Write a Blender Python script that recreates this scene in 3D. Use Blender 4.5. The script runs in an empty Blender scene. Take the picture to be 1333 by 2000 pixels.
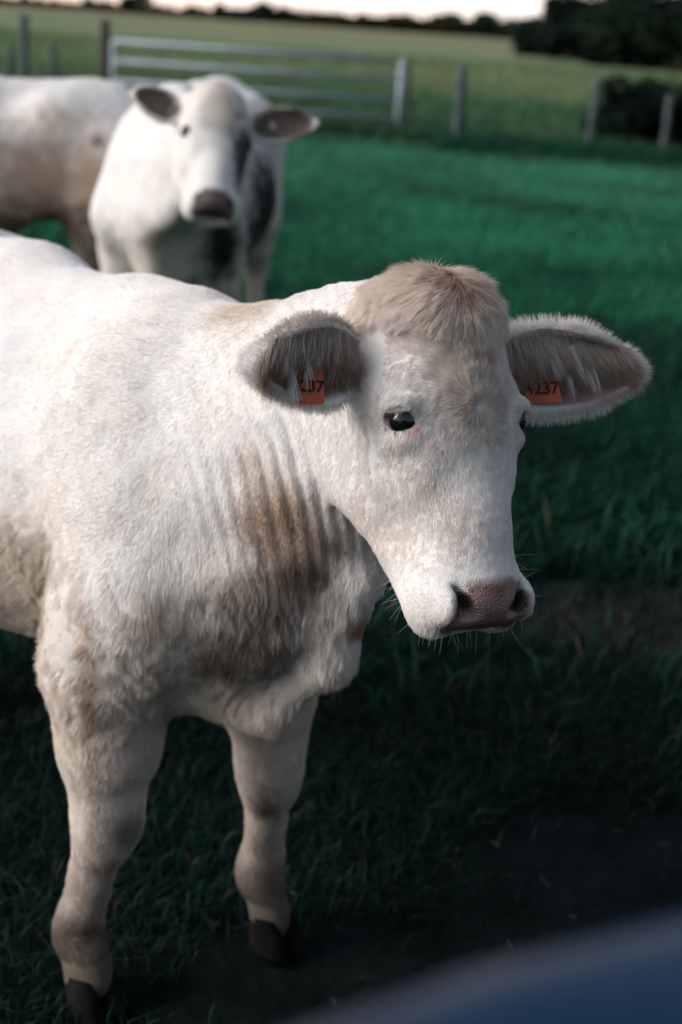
import bpy, math, random
import numpy as np
from mathutils import Vector, Matrix

rnd = random.Random(7)
rng = np.random.default_rng(11)
SC = bpy.context.scene
COL = SC.collection
HAIR = 1.0            # fur density factor

# ------------------------------------------------------------------ camera
CAM_H = 1.6
PITCH, ROLL = math.radians(18.8), math.radians(3.9)
F0 = np.array([0, math.cos(PITCH), -math.sin(PITCH)])
R0 = np.array([1.0, 0, 0])
U0 = np.cross(R0, F0)
CR = math.cos(ROLL) * R0 + math.sin(ROLL) * U0
CU = -math.sin(ROLL) * R0 + math.cos(ROLL) * U0
cam_d = bpy.data.cameras.new('camera')
cam = bpy.data.objects.new('camera', cam_d)
COL.objects.link(cam)
cam.matrix_world = Matrix((
    (CR[0], CU[0], -F0[0], 0), (CR[1], CU[1], -F0[1], 0), (CR[2], CU[2], -F0[2], CAM_H), (0, 0, 0, 1)))
cam_d.sensor_fit = 'VERTICAL'
cam_d.sensor_height = 36.0
cam_d.lens = 50.0
cam_d.clip_start = 0.05
cam_d.clip_end = 3000
cam_d.dof.use_dof = True
cam_d.dof.focus_distance = 1.74
cam_d.dof.aperture_fstop = 3.2
SC.camera = cam

# ------------------------------------------------------------------ sky and sun
SUN_DIR = Vector((-0.88, -0.22, 0.52)).normalized()      # towards the sun
w = bpy.data.worlds.new('World'); SC.world = w; w.use_nodes = True
nt = w.node_tree; nt.nodes.clear()
out = nt.nodes.new('ShaderNodeOutputWorld'); bg = nt.nodes.new('ShaderNodeBackground')
sky = nt.nodes.new('ShaderNodeTexSky'); sky.sky_type = 'NISHITA'; sky.sun_disc = False
sky.sun_elevation = math.asin(SUN_DIR.z); sky.sun_rotation = math.atan2(SUN_DIR.x, SUN_DIR.y)
sky.air_density = 1.4; sky.dust_density = 3.0; sky.ozone_density = 1.0
hs = nt.nodes.new('ShaderNodeHueSaturation'); hs.inputs['Saturation'].default_value = 0.6
tint = nt.nodes.new('ShaderNodeMix'); tint.data_type = 'RGBA'; tint.blend_type = 'MULTIPLY'
tint.inputs[0].default_value = 1.0; tint.inputs[7].default_value = (0.95, 0.975, 1.0, 1)
nt.links.new(sky.outputs[0], hs.inputs['Color']); nt.links.new(hs.outputs[0], tint.inputs[6])
tcw = nt.nodes.new('ShaderNodeTexCoord'); sxyz = nt.nodes.new('ShaderNodeSeparateXYZ'); nt.links.new(tcw.outputs['Generated'], sxyz.inputs[0])
glow = nt.nodes.new('ShaderNodeMapRange'); glow.interpolation_type = 'SMOOTHSTEP'
glow.inputs[1].default_value = 0.22; glow.inputs[2].default_value = 0.0; glow.inputs[3].default_value = 0.0; glow.inputs[4].default_value = 0.95
nt.links.new(sxyz.outputs[2], glow.inputs[0])
gy = nt.nodes.new('ShaderNodeMapRange'); gy.inputs[1].default_value = 0.0; gy.inputs[2].default_value = 0.9; nt.links.new(sxyz.outputs[1], gy.inputs[0])
gm = nt.nodes.new('ShaderNodeMath'); gm.operation = 'MULTIPLY'; nt.links.new(glow.outputs[0], gm.inputs[0]); nt.links.new(gy.outputs[0], gm.inputs[1])
mxg = nt.nodes.new('ShaderNodeMix'); mxg.data_type = 'RGBA'; mxg.inputs[7].default_value = (9.8, 8.4, 7.4, 1)    # sunset glow low over the field
low = nt.nodes.new('ShaderNodeMapRange'); low.inputs[1].default_value = 0.0; low.inputs[2].default_value = 0.013; nt.links.new(sxyz.outputs[2], low.inputs[0])
gc = nt.nodes.new('ShaderNodeMix'); gc.data_type = 'RGBA'; gc.inputs[6].default_value = (11.0, 7.4, 5.4, 1); gc.inputs[7].default_value = (11.5, 10.2, 9.3, 1)
nt.links.new(low.outputs[0], gc.inputs[0]); nt.links.new(gc.outputs[2], mxg.inputs[7])
nt.links.new(gm.outputs[0], mxg.inputs[0]); nt.links.new(tint.outputs[2], mxg.inputs[6])
nt.links.new(mxg.outputs[2], bg.inputs['Color']); bg.inputs['Strength'].default_value = 0.125
nt.links.new(bg.outputs[0], out.inputs[0])
sun_d = bpy.data.lights.new('sun', 'SUN'); sun = bpy.data.objects.new('sun', sun_d); COL.objects.link(sun)
sun_d.energy = 2.5; sun_d.angle = math.radians(38); sun_d.color = (1.0, 0.97, 0.975)
sun.rotation_euler = SUN_DIR.to_track_quat('Z', 'Y').to_euler()
SC.view_settings.view_transform = 'Standard'; SC.view_settings.look = 'None'
SC.view_settings.exposure = 0.0; SC.view_settings.gamma = 1.0
SC.render.engine = 'CYCLES'
SC.cycles.max_bounces = 10; SC.cycles.diffuse_bounces = 8; SC.cycles.transmission_bounces = 8; SC.cycles.transparent_max_bounces = 8
SC.cycles.use_denoising = True
try: SC.cycles_curves.shape = 'RIBBONS'; SC.cycles_curves.subdivisions = 2
except Exception: pass

# ------------------------------------------------------------------ helpers
def tag(o, label=None, cat=None, group=None, kind=None):
    if label: o['label'] = label
    if cat: o['category'] = cat
    if group: o['group'] = group
    if kind: o['kind'] = kind
    return o

def link(name, data, parent=None):
    o = bpy.data.objects.new(name, data); COL.objects.link(o)
    if parent is not None: o.parent = parent
    return o

def mesh_np(name, V, Fq, mat, parent=None, smooth=True, cols=None):
    """V (n,3), Fq (m,k) int faces (all the same size) or list of arrays."""
    me = bpy.data.meshes.new(name)
    fl = Fq if isinstance(Fq, list) else [Fq]
    fl = [f for f in fl if len(f)]
    idx = np.concatenate([f.ravel() for f in fl]).astype(np.int32)
    tot = np.concatenate([np.full(len(f), f.shape[1], np.int32) for f in fl])
    st = np.concatenate([[0], np.cumsum(tot)[:-1]]).astype(np.int32)
    me.vertices.add(len(V)); me.vertices.foreach_set('co', np.asarray(V, np.float32).ravel())
    me.loops.add(len(idx)); me.loops.foreach_set('vertex_index', idx)
    me.polygons.add(len(tot)); me.polygons.foreach_set('loop_start', st)
    me.polygons.foreach_set('use_smooth', np.full(len(tot), smooth))
    me.update(calc_edges=True)
    if cols is not None:
        a = me.color_attributes.new('col', 'FLOAT_COLOR', 'POINT')
        c = np.ones((len(V), 4), np.float32); c[:, :3] = cols
        a.data.foreach_set('color', c.ravel())
    me.materials.append(mat)
    return link(name, me, parent)

def hash3(i, j, k):
    n = (i * 73856093) ^ (j * 19349663) ^ (k * 83492791)
    n = (n ^ (n >> 13)) * 1274126177
    n = n ^ (n >> 16)
    return (n & 0xFFFF) / 32767.5 - 1.0

def noise(p, s=1.0, seed=0):
    """value noise -1..1, p (n,3), s = frequency"""
    q = np.asarray(p, np.float64) * s + 1000.0 + seed * 17.3
    i = np.floor(q).astype(np.int64); f = q - i; f = f * f * (3 - 2 * f)
    r = 0
    for a in (0, 1):
        for b in (0, 1):
            for c in (0, 1):
                wt = (f[:, 0] if a else 1 - f[:, 0]) * (f[:, 1] if b else 1 - f[:, 1]) * (f[:, 2] if c else 1 - f[:, 2])
                r = r + wt * hash3(i[:, 0] + a, i[:, 1] + b, i[:, 2] + c)
    return r

def fbm(p, s, o=3, seed=0):
    return sum(noise(p, s * 2 ** k, seed + k) * 0.5 ** k for k in range(o)) / 1.6

def sstep(a, b, x):
    t = np.clip((x - a) / (b - a), 0, 1); return t * t * (3 - 2 * t)

def nrm(v):
    v = np.asarray(v, float); return v / (np.linalg.norm(v, axis=-1, keepdims=True) + 1e-12)

# ------------------------------------------------------------------ materials
def newmat(name):
    m = bpy.data.materials.new(name); m.use_nodes = True
    t = m.node_tree; t.nodes.clear()
    o = t.nodes.new('ShaderNodeOutputMaterial'); b = t.nodes.new('ShaderNodeBsdfPrincipled')
    t.links.new(b.outputs[0], o.inputs[0])
    return m, t, b

def mat_noise(name, c1, c2, scale=8.0, rough=0.8, bump=0.0, metal=0.0, detail=6.0, stretch=(1, 1, 1), spec=0.3, coat=0.0, bscale=None):
    m, t, b = newmat(name)
    tc = t.nodes.new('ShaderNodeTexCoord'); mp = t.nodes.new('ShaderNodeMapping'); mp.inputs['Scale'].default_value = stretch
    n = t.nodes.new('ShaderNodeTexNoise'); n.inputs['Scale'].default_value = scale; n.inputs['Detail'].default_value = detail
    r = t.nodes.new('ShaderNodeValToRGB'); r.color_ramp.elements[0].color = (*c1, 1); r.color_ramp.elements[1].color = (*c2, 1)
    r.color_ramp.elements[0].position = 0.35; r.color_ramp.elements[1].position = 0.65
    t.links.new(tc.outputs['Object'], mp.inputs[0]); t.links.new(mp.outputs[0], n.inputs['Vector'])
    t.links.new(n.outputs[0], r.inputs[0]); t.links.new(r.outputs[0], b.inputs['Base Color'])
    b.inputs['Roughness'].default_value = rough; b.inputs['Metallic'].default_value = metal
    b.inputs['Specular IOR Level'].default_value = spec; b.inputs['Coat Weight'].default_value = coat
    if bump:
        bp = t.nodes.new('ShaderNodeBump'); bp.inputs['Strength'].default_value = bump; bp.inputs['Distance'].default_value = 0.01
        n2 = t.nodes.new('ShaderNodeTexNoise'); n2.inputs['Scale'].default_value = bscale or scale * 4; n2.inputs['Detail'].default_value = 5
        t.links.new(mp.outputs[0], n2.inputs['Vector']); t.links.new(n2.outputs[0], bp.inputs['Height']); t.links.new(bp.outputs[0], b.inputs['Normal'])
    return m

def mat_attr(name, rough=0.75, spec=0.2, bump=0.0, bscale=300.0, var=0.0, vscale=20.0, sheen=0.0, translucent=0.0):
    """colour from the object's own 'col' attribute"""
    m, t, b = newmat(name)
    a = t.nodes.new('ShaderNodeAttribute'); a.attribute_name = 'col'
    src = a.outputs['Color']
    if var:
        tc = t.nodes.new('ShaderNodeTexCoord'); n = t.nodes.new('ShaderNodeTexNoise'); n.inputs['Scale'].default_value = vscale; n.inputs['Detail'].default_value = 8
        mr = t.nodes.new('ShaderNodeMapRange'); mr.inputs[3].default_value = 1 - var; mr.inputs[4].default_value = 1 + var
        mr.inputs[1].default_value = 0.3; mr.inputs[2].default_value = 0.7
        mx = t.nodes.new('ShaderNodeMix'); mx.data_type = 'RGBA'; mx.blend_type = 'MULTIPLY'; mx.inputs[0].default_value = 1
        t.links.new(tc.outputs['Object'], n.inputs['Vector']); t.links.new(n.outputs[0], mr.inputs[0])
        t.links.new(src, mx.inputs[6]); t.links.new(mr.outputs[0], mx.inputs[7]); src = mx.outputs[2]
    t.links.new(src, b.inputs['Base Color'])
    b.inputs['Roughness'].default_value = rough; b.inputs['Specular IOR Level'].default_value = spec
    if sheen:
        b.inputs['Sheen Weight'].default_value = sheen; b.inputs['Sheen Roughness'].default_value = 0.5
    if bump:
        tc = t.nodes.new('ShaderNodeTexCoord')
        bp = t.nodes.new('ShaderNodeBump'); bp.inputs['Strength'].default_value = bump; bp.inputs['Distance'].default_value = 0.004
        n2 = t.nodes.new('ShaderNodeTexNoise'); n2.inputs['Scale'].default_value = bscale; n2.inputs['Detail'].default_value = 4
        t.links.new(tc.outputs['Object'], n2.inputs['Vector']); t.links.new(n2.outputs[0], bp.inputs['Height']); t.links.new(bp.outputs[0], b.inputs['Normal'])
    if translucent:
        tr = t.nodes.new('ShaderNodeBsdfTranslucent'); ms = t.nodes.new('ShaderNodeMixShader'); ms.inputs[0].default_value = translucent
        t.links.new(src, tr.inputs[0]); t.links.new(b.outputs[0], ms.inputs[1]); t.links.new(tr.outputs[0], ms.inputs[2])
        t.links.new(ms.outputs[0], t.nodes['Material Output'].inputs[0])
    return m

M_HIDE = mat_attr('cow_hide', rough=0.85, spec=0.1, bump=0.35, bscale=140, var=0.05, vscale=30)
t = M_HIDE.node_tree; b_ = t.nodes['Principled BSDF']
wt_ = t.nodes.new('ShaderNodeAttribute'); wt_.attribute_name = 'wet'
mr_ = t.nodes.new('ShaderNodeMapRange'); mr_.inputs[3].default_value = 0.85; mr_.inputs[4].default_value = 0.38; t.links.new(wt_.outputs['Fac'], mr_.inputs[0]); t.links.new(mr_.outputs[0], b_.inputs['Roughness'])
mr2 = t.nodes.new('ShaderNodeMapRange'); mr2.inputs[3].default_value = 0.1; mr2.inputs[4].default_value = 0.55; t.links.new(wt_.outputs['Fac'], mr2.inputs[0]); t.links.new(mr2.outputs[0], b_.inputs['Specular IOR Level'])
vo = t.nodes.new('ShaderNodeTexVoronoi'); vo.inputs['Scale'].default_value = 330; tc_ = t.nodes.new('ShaderNodeTexCoord'); t.links.new(tc_.outputs['Object'], vo.inputs['Vector'])
b2 = t.nodes.new('ShaderNodeBump'); b2.inputs['Distance'].default_value = 0.0015; b2.invert = True; t.links.new(vo.outputs['Distance'], b2.inputs['Height']); t.links.new(wt_.outputs['Fac'], b2.inputs['Strength'])
ob = [n_ for n_ in t.nodes if n_.type == 'BUMP' and n_ != b2][0]; t.links.new(ob.outputs[0], b2.inputs['Normal']); t.links.new(b2.outputs[0], b_.inputs['Normal'])
M_FUR = mat_attr('fur', rough=0.55, spec=0.2, translucent=0.42)
M_EYE, _t, _b = newmat('eyeball'); _b.inputs['Base Color'].default_value = (0.006, 0.006, 0.008, 1)
_b.inputs['Roughness'].default_value = 0.06; _b.inputs['Coat Weight'].default_value = 0.6
M_HOOF = mat_noise('hoof_horn', (0.003, 0.0035, 0.0035), (0.012, 0.011, 0.010), 25, 0.8, 0.4, spec=0.1)
M_TAG = mat_noise('orange_plastic', (0.40, 0.075, 0.032), (0.52, 0.11, 0.048), 30, 0.45, 0.05)
M_INK = mat_noise('black_ink', (0.012, 0.012, 0.014), (0.02, 0.02, 0.022), 30, 0.7)
M_POST = mat_noise('weathered_wood', (0.045, 0.062, 0.068), (0.11, 0.135, 0.145), 6, 0.9, 0.8, stretch=(4, 4, 0.6), bscale=40)
M_POSTD = mat_noise('dark_wood', (0.03, 0.028, 0.026), (0.09, 0.075, 0.065), 6, 0.9, 0.8, stretch=(4, 4, 0.6), bscale=40)
M_GALV = mat_noise('galvanised_steel', (0.30, 0.37, 0.42), (0.40, 0.47, 0.52), 14, 0.55, 0.05, metal=0.15, spec=0.5)
M_BLADE = mat_attr('grass_blade', rough=0.6, spec=0.2, translucent=0.25)
M_LEAF = mat_attr('leaf', rough=0.7, spec=0.15, translucent=0.2)
M_BARK = mat_noise('bark', (0.02, 0.018, 0.014), (0.07, 0.06, 0.045), 5, 0.95, 0.8, stretch=(3, 3, 0.7))

# ------------------------------------------------------------------ signed distance field on a tensor grid
def axis(lo, hi, flo, fhi, fine, coarse):
    flo = max(flo, lo); fhi = min(fhi, hi)
    a = [np.arange(flo, fhi, fine)]
    if flo > lo: a.insert(0, np.arange(flo - coarse, lo - coarse, -coarse)[::-1])
    last = a[-1][-1]
    if last < hi: a.append(np.arange(last + coarse, hi + coarse, coarse))
    return np.concatenate(a).astype(np.float32)

def d_ell(p, c, R, r):
    q = (p - c) @ R
    k0 = np.linalg.norm(q / r, axis=-1); k1 = np.linalg.norm(q / (r * r), axis=-1)
    return k0 * (k0 - 1.0) / np.maximum(k1, 1e-6)

def d_cone(p, a, b, ra, rb, flat=None):
    pa = p - a; ba = b - a
    if flat is not None:
        ax, s = flat
        pa = pa + (1 / s - 1) * (pa @ ax)[..., None] * ax
        ba = ba + (1 / s - 1) * (ba @ ax) * ax
    t = np.clip((pa @ ba) / (ba @ ba), 0, 1)
    d = np.linalg.norm(pa - t[..., None] * ba, axis=-1) - (ra + (rb - ra) * t)
    return d * (min(1.0, flat[1]) if flat is not None else 1.0)

class Field:
    def __init__(s, xs, ys, zs):
        s.ax = (xs, ys, zs); s.D = np.full((len(xs), len(ys), len(zs)), 0.2, np.float32)
    def region(s, lo, hi):
        sl = []
        for a, l, h in zip(s.ax, lo, hi):
            i0 = np.searchsorted(a, l); i1 = np.searchsorted(a, h)
            if i1 <= i0: return None, None
            sl.append(slice(i0, i1))
        g = np.stack(np.meshgrid(*[a[q] for a, q in zip(s.ax, sl)], indexing='ij'), -1)
        return tuple(sl), g
    def apply(s, fn, lo, hi, k, op='u'):
        sl, g = s.region(lo, hi)
        if sl is None: return
        d = fn(g).astype(np.float32); a = s.D[sl]
        if op == 's': a, d = -a, d
        h = np.maximum(k - np.abs(a - d), 0) / max(k, 1e-6)
        m = np.minimum(a, d) - h * h * k * 0.25
        s.D[sl] = -m if op == 's' else m
    def ell(s, c, R, r, k=0.03, op='u'):
        c = np.asarray(c, float); r = np.asarray(r, float); e = np.sqrt(((R * r) ** 2).sum(1)) + k + 0.03
        s.apply(lambda g: d_ell(g, c, R, r), c - e, c + e, k, op)
    def cone(s, a, b, ra, rb, k=0.03, flat=None, op='u'):
        a = np.asarray(a, float); b = np.asarray(b, float); e = max(ra, rb) + k + 0.03
        s.apply(lambda g: d_cone(g, a, b, ra, rb, flat), np.minimum(a, b) - e, np.maximum(a, b) + e, k, op)
    def chain(s, pts, rs, k=0.03, flat=None):
        for i in range(len(pts) - 1): s.cone(pts[i], pts[i + 1], rs[i], rs[i + 1], k, flat)
    def mesh(s, smooth=3):
        D = s.D; xs, ys, zs = s.ax
        S = D < 0
        nx, ny, nz = D.shape
        cnt = np.zeros((nx - 1, ny - 1, nz - 1), np.uint8)
        for a in (0, 1):
            for b in (0, 1):
                for c in (0, 1): cnt += S[a:nx - 1 + a, b:ny - 1 + b, c:nz - 1 + c]
        I, J, K = np.nonzero((cnt > 0) & (cnt < 8))
        idx = np.full(cnt.shape, -1, np.int32); idx[I, J, K] = np.arange(len(I))
        acc = np.zeros((len(I), 3)); n = np.zeros(len(I))
        corners = [(a, b, c) for a in (0, 1) for b in (0, 1) for c in (0, 1)]
        for c0 in corners:
            for axn in range(3):
                if c0[axn]: continue
                c1 = list(c0); c1[axn] = 1
                i0 = (I + c0[0], J + c0[1], K + c0[2]); i1 = (I + c1[0], J + c1[1], K + c1[2])
                d0 = D[i0].astype(np.float64); d1 = D[i1].astype(np.float64); m = (d0 < 0) != (d1 < 0)
                t = np.where(m, d0 / np.where(m, d0 - d1, 1), 0)
                p0 = np.stack([xs[i0[0]], ys[i0[1]], zs[i0[2]]], 1); p1 = np.stack([xs[i1[0]], ys[i1[1]], zs[i1[2]]], 1)
                acc[m] += (p0 + t[:, None] * (p1 - p0))[m]; n[m] += 1
        V = acc / n[:, None]
        Q = []
        for axn in range(3):
            sh = [slice(1, -1)] * 3; sh[axn] = slice(0, -1)
            sh1 = list(sh); sh1[axn] = slice(1, None)
            A = S[tuple(sh)]; Bm = S[tuple(sh1)]
            i, j, k = np.nonzero(A != Bm)
            o = [1, 1, 1]; o[axn] = 0
            i, j, k = i + o[0], j + o[1], k + o[2]
            fl = A[i - o[0], j - o[1], k - o[2]]
            u, v = (axn + 1) % 3, (axn + 2) % 3
            def at(du, dv):
                q = [i.copy(), j.copy(), k.copy()]; q[u] -= du; q[v] -= dv
                return idx[q[0], q[1], q[2]]
            q = np.stack([at(1, 1), at(0, 1), at(0, 0), at(1, 0)], 1)
            q[~fl] = q[~fl][:, ::-1]
            Q.append(q)
        Q = np.concatenate(Q); Q = Q[(Q >= 0).all(1)]
        E = np.concatenate([Q[:, [0, 1]], Q[:, [1, 2]], Q[:, [2, 3]], Q[:, [3, 0]]])
        def lap(V, f):
            s_ = np.zeros_like(V); c = np.bincount(E.ravel(), minlength=len(V))
            for a in range(3):
                s_[:, a] = np.bincount(E[:, 0], V[E[:, 1], a], len(V)) + np.bincount(E[:, 1], V[E[:, 0], a], len(V))
            return V + f * (s_ / np.maximum(c, 1)[:, None] - V)
        for _ in range(smooth): V = lap(V, 0.5); V = lap(V, -0.51)
        return V, Q

def vnormals(V, Q):
    n = np.cross(V[Q[:, 2]] - V[Q[:, 0]], V[Q[:, 3]] - V[Q[:, 1]])
    N = np.zeros_like(V)
    for c in range(4):
        for a in range(3): N[:, a] += np.bincount(Q[:, c], n[:, a], len(V))
    return nrm(N)

def hair(name, roots, dirs, norms, length, radius, cols, parent, npts=4, lift=0.35, droop=0.0, bend=None):
    n = len(roots)
    t = np.linspace(0, 1, npts)
    L = length[:, None]
    d0 = nrm(dirs + norms * lift)
    P_ = np.zeros((n, npts, 3)); P_[:, 0] = roots - norms * 0.0003
    d = d0
    for i in range(1, npts):
        P_[:, i] = P_[:, i - 1] + d * L / (npts - 1)
        d = d + (bend if bend is not None else 0) * (1.0 / npts)
        d = d - norms * lift * 0.30 / npts + np.array([0, 0, -droop])
        d = nrm(d)
    cu = bpy.data.hair_curves.new(name)
    cu.add_curves([npts] * n)
    cu.attributes['position'].data.foreach_set('vector', P_.astype(np.float32).ravel())
    ra = cu.attributes.new('radius', 'FLOAT', 'POINT')
    rr = radius[:, None] * (1 - 0.85 * t[None] ** 1.5)
    ra.data.foreach_set('value', rr.astype(np.float32).ravel())
    ca = cu.attributes.new('col', 'FLOAT_COLOR', 'CURVE')
    c = np.ones((n, 4), np.float32); c[:, :3] = np.clip(cols * 1.16, 0, 0.97)
    ca.data.foreach_set('color', c.ravel())
    cu.materials.append(M_FUR)
    return link(name, cu, parent)

def along(p, d, c, k=0.82):
    q = p - c; return q - k * (q * d).sum(1, keepdims=True) * d

def sample(V, Q, N, n, weight=None):
    a = 0.5 * np.linalg.norm(np.cross(V[Q[:, 2]] - V[Q[:, 0]], V[Q[:, 3]] - V[Q[:, 1]]), axis=1)
    if weight is not None: a = a * weight
    c = np.cumsum(a); f = np.searchsorted(c, rng.random(n) * c[-1]); f = np.minimum(f, len(Q) - 1)
    u = rng.random((n, 1)); v = rng.random((n, 1)); q = Q[f]
    W = [(1 - u) * (1 - v), u * (1 - v), u * v, (1 - u) * v]
    p = sum(W[i] * V[q[:, i]] for i in range(4)); nn = nrm(sum(W[i] * N[q[:, i]] for i in range(4)))
    return p, nn

#@@COW
# ------------------------------------------------------------------ cows
class Frame:
    def __init__(s, O, f, sc=1.0):
        s.O = np.array(O, float); s.f = nrm(np.array([f[0], f[1], 0.0])); s.l = np.array([-s.f[1], s.f[0], 0.0])
        s.u = np.array([0, 0, 1.0]); s.R = np.stack([s.f, s.l, s.u], 1); s.s = sc
    def __call__(s, a, b, c): return s.O + s.s * (a * s.f + b * s.l + c * s.u)
    def inv(s, P): return (P - s.O) @ s.R / s.s

class HeadF:
    """columns: lateral, face normal, up the face"""
    def __init__(s, R, t, sc=1.0):
        s.R = np.array(R, float); s.t = np.array(t, float); s.s = sc
        s.R[:, 0] = nrm(s.R[:, 0]); s.R[:, 1] = nrm(s.R[:, 1] - s.R[:, 0] * (s.R[:, 0] @ s.R[:, 1]))
        s.R[:, 2] = np.cross(s.R[:, 0], s.R[:, 1]); 
        if s.R[:, 2][2] < 0: s.R[:, 2] *= -1
    def __call__(s, a, b, c): return s.t + s.s * (s.R @ np.array([a, b, c], float))
    def inv(s, P): return (P - s.t) @ s.R / s.s

def rot(R, ax, deg):
    a = math.radians(deg); c, s_ = math.cos(a), math.sin(a)
    i, j = [(1, 2), (2, 0), (0, 1)][ax]; M = np.eye(3); M[i, i] = c; M[i, j] = -s_; M[j, i] = s_; M[j, j] = c
    return R @ M

def ear_field(Fd, base, tip, up_open, L, Wd, k, hs):
    """cupped ear: base, tip world points; open = direction the hollow faces"""
    d = nrm(tip - base); o = nrm(up_open - d * (up_open @ d)); s_ = np.cross(d, o)
    R = np.stack([d, s_, o], 1)
    c = (base + tip) / 2 + d * 0.004
    ln = np.linalg.norm(tip - base) / 2
    def fn(g):
        q = (g - c) @ R
        x = q[..., 0] / ln
        # leaf outline: wide in the middle third, tapering to the tip and to the root
        wd = Wd * np.clip(1.0 - 0.28 * x - 0.10 * x * x, 0.35, 1.2)
        curl = 0.020 * hs * x * x
        q2 = np.stack([q[..., 0], q[..., 1] * Wd / wd, q[..., 2] + curl * 0.5], -1)
        r1 = np.array([ln * 1.02, Wd, 0.032 * hs]); r2 = np.array([ln * 0.93, Wd * 0.83, 0.032 * hs])
        def el(p, r):
            k0 = np.linalg.norm(p / r, axis=-1); k1 = np.linalg.norm(p / (r * r), axis=-1)
            return k0 * (k0 - 1) / np.maximum(k1, 1e-6)
        a = el(q2, r1); b = el(q2 - np.array([-0.004, 0, 0.017 * hs]), r2)
        h = np.maximum(0.008 - np.abs(-a - b), 0) / 0.008
        return -(np.minimum(-a, b) - h * h * 0.008 * 0.25)
    e = ln + Wd + 0.03
    Fd.apply(fn, c - e, c + e, k)
    return R, c, ln

def smin_ell(Fd, Fr, c, r, k, deg=None, op='u'):
    R = Fr.R
    if deg:
        for ax, a in deg: R = rot(R, ax, a)
    Fd.ell(Fr(*c), R, np.array(r) * Fr.s, k * Fr.s, op)

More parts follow.
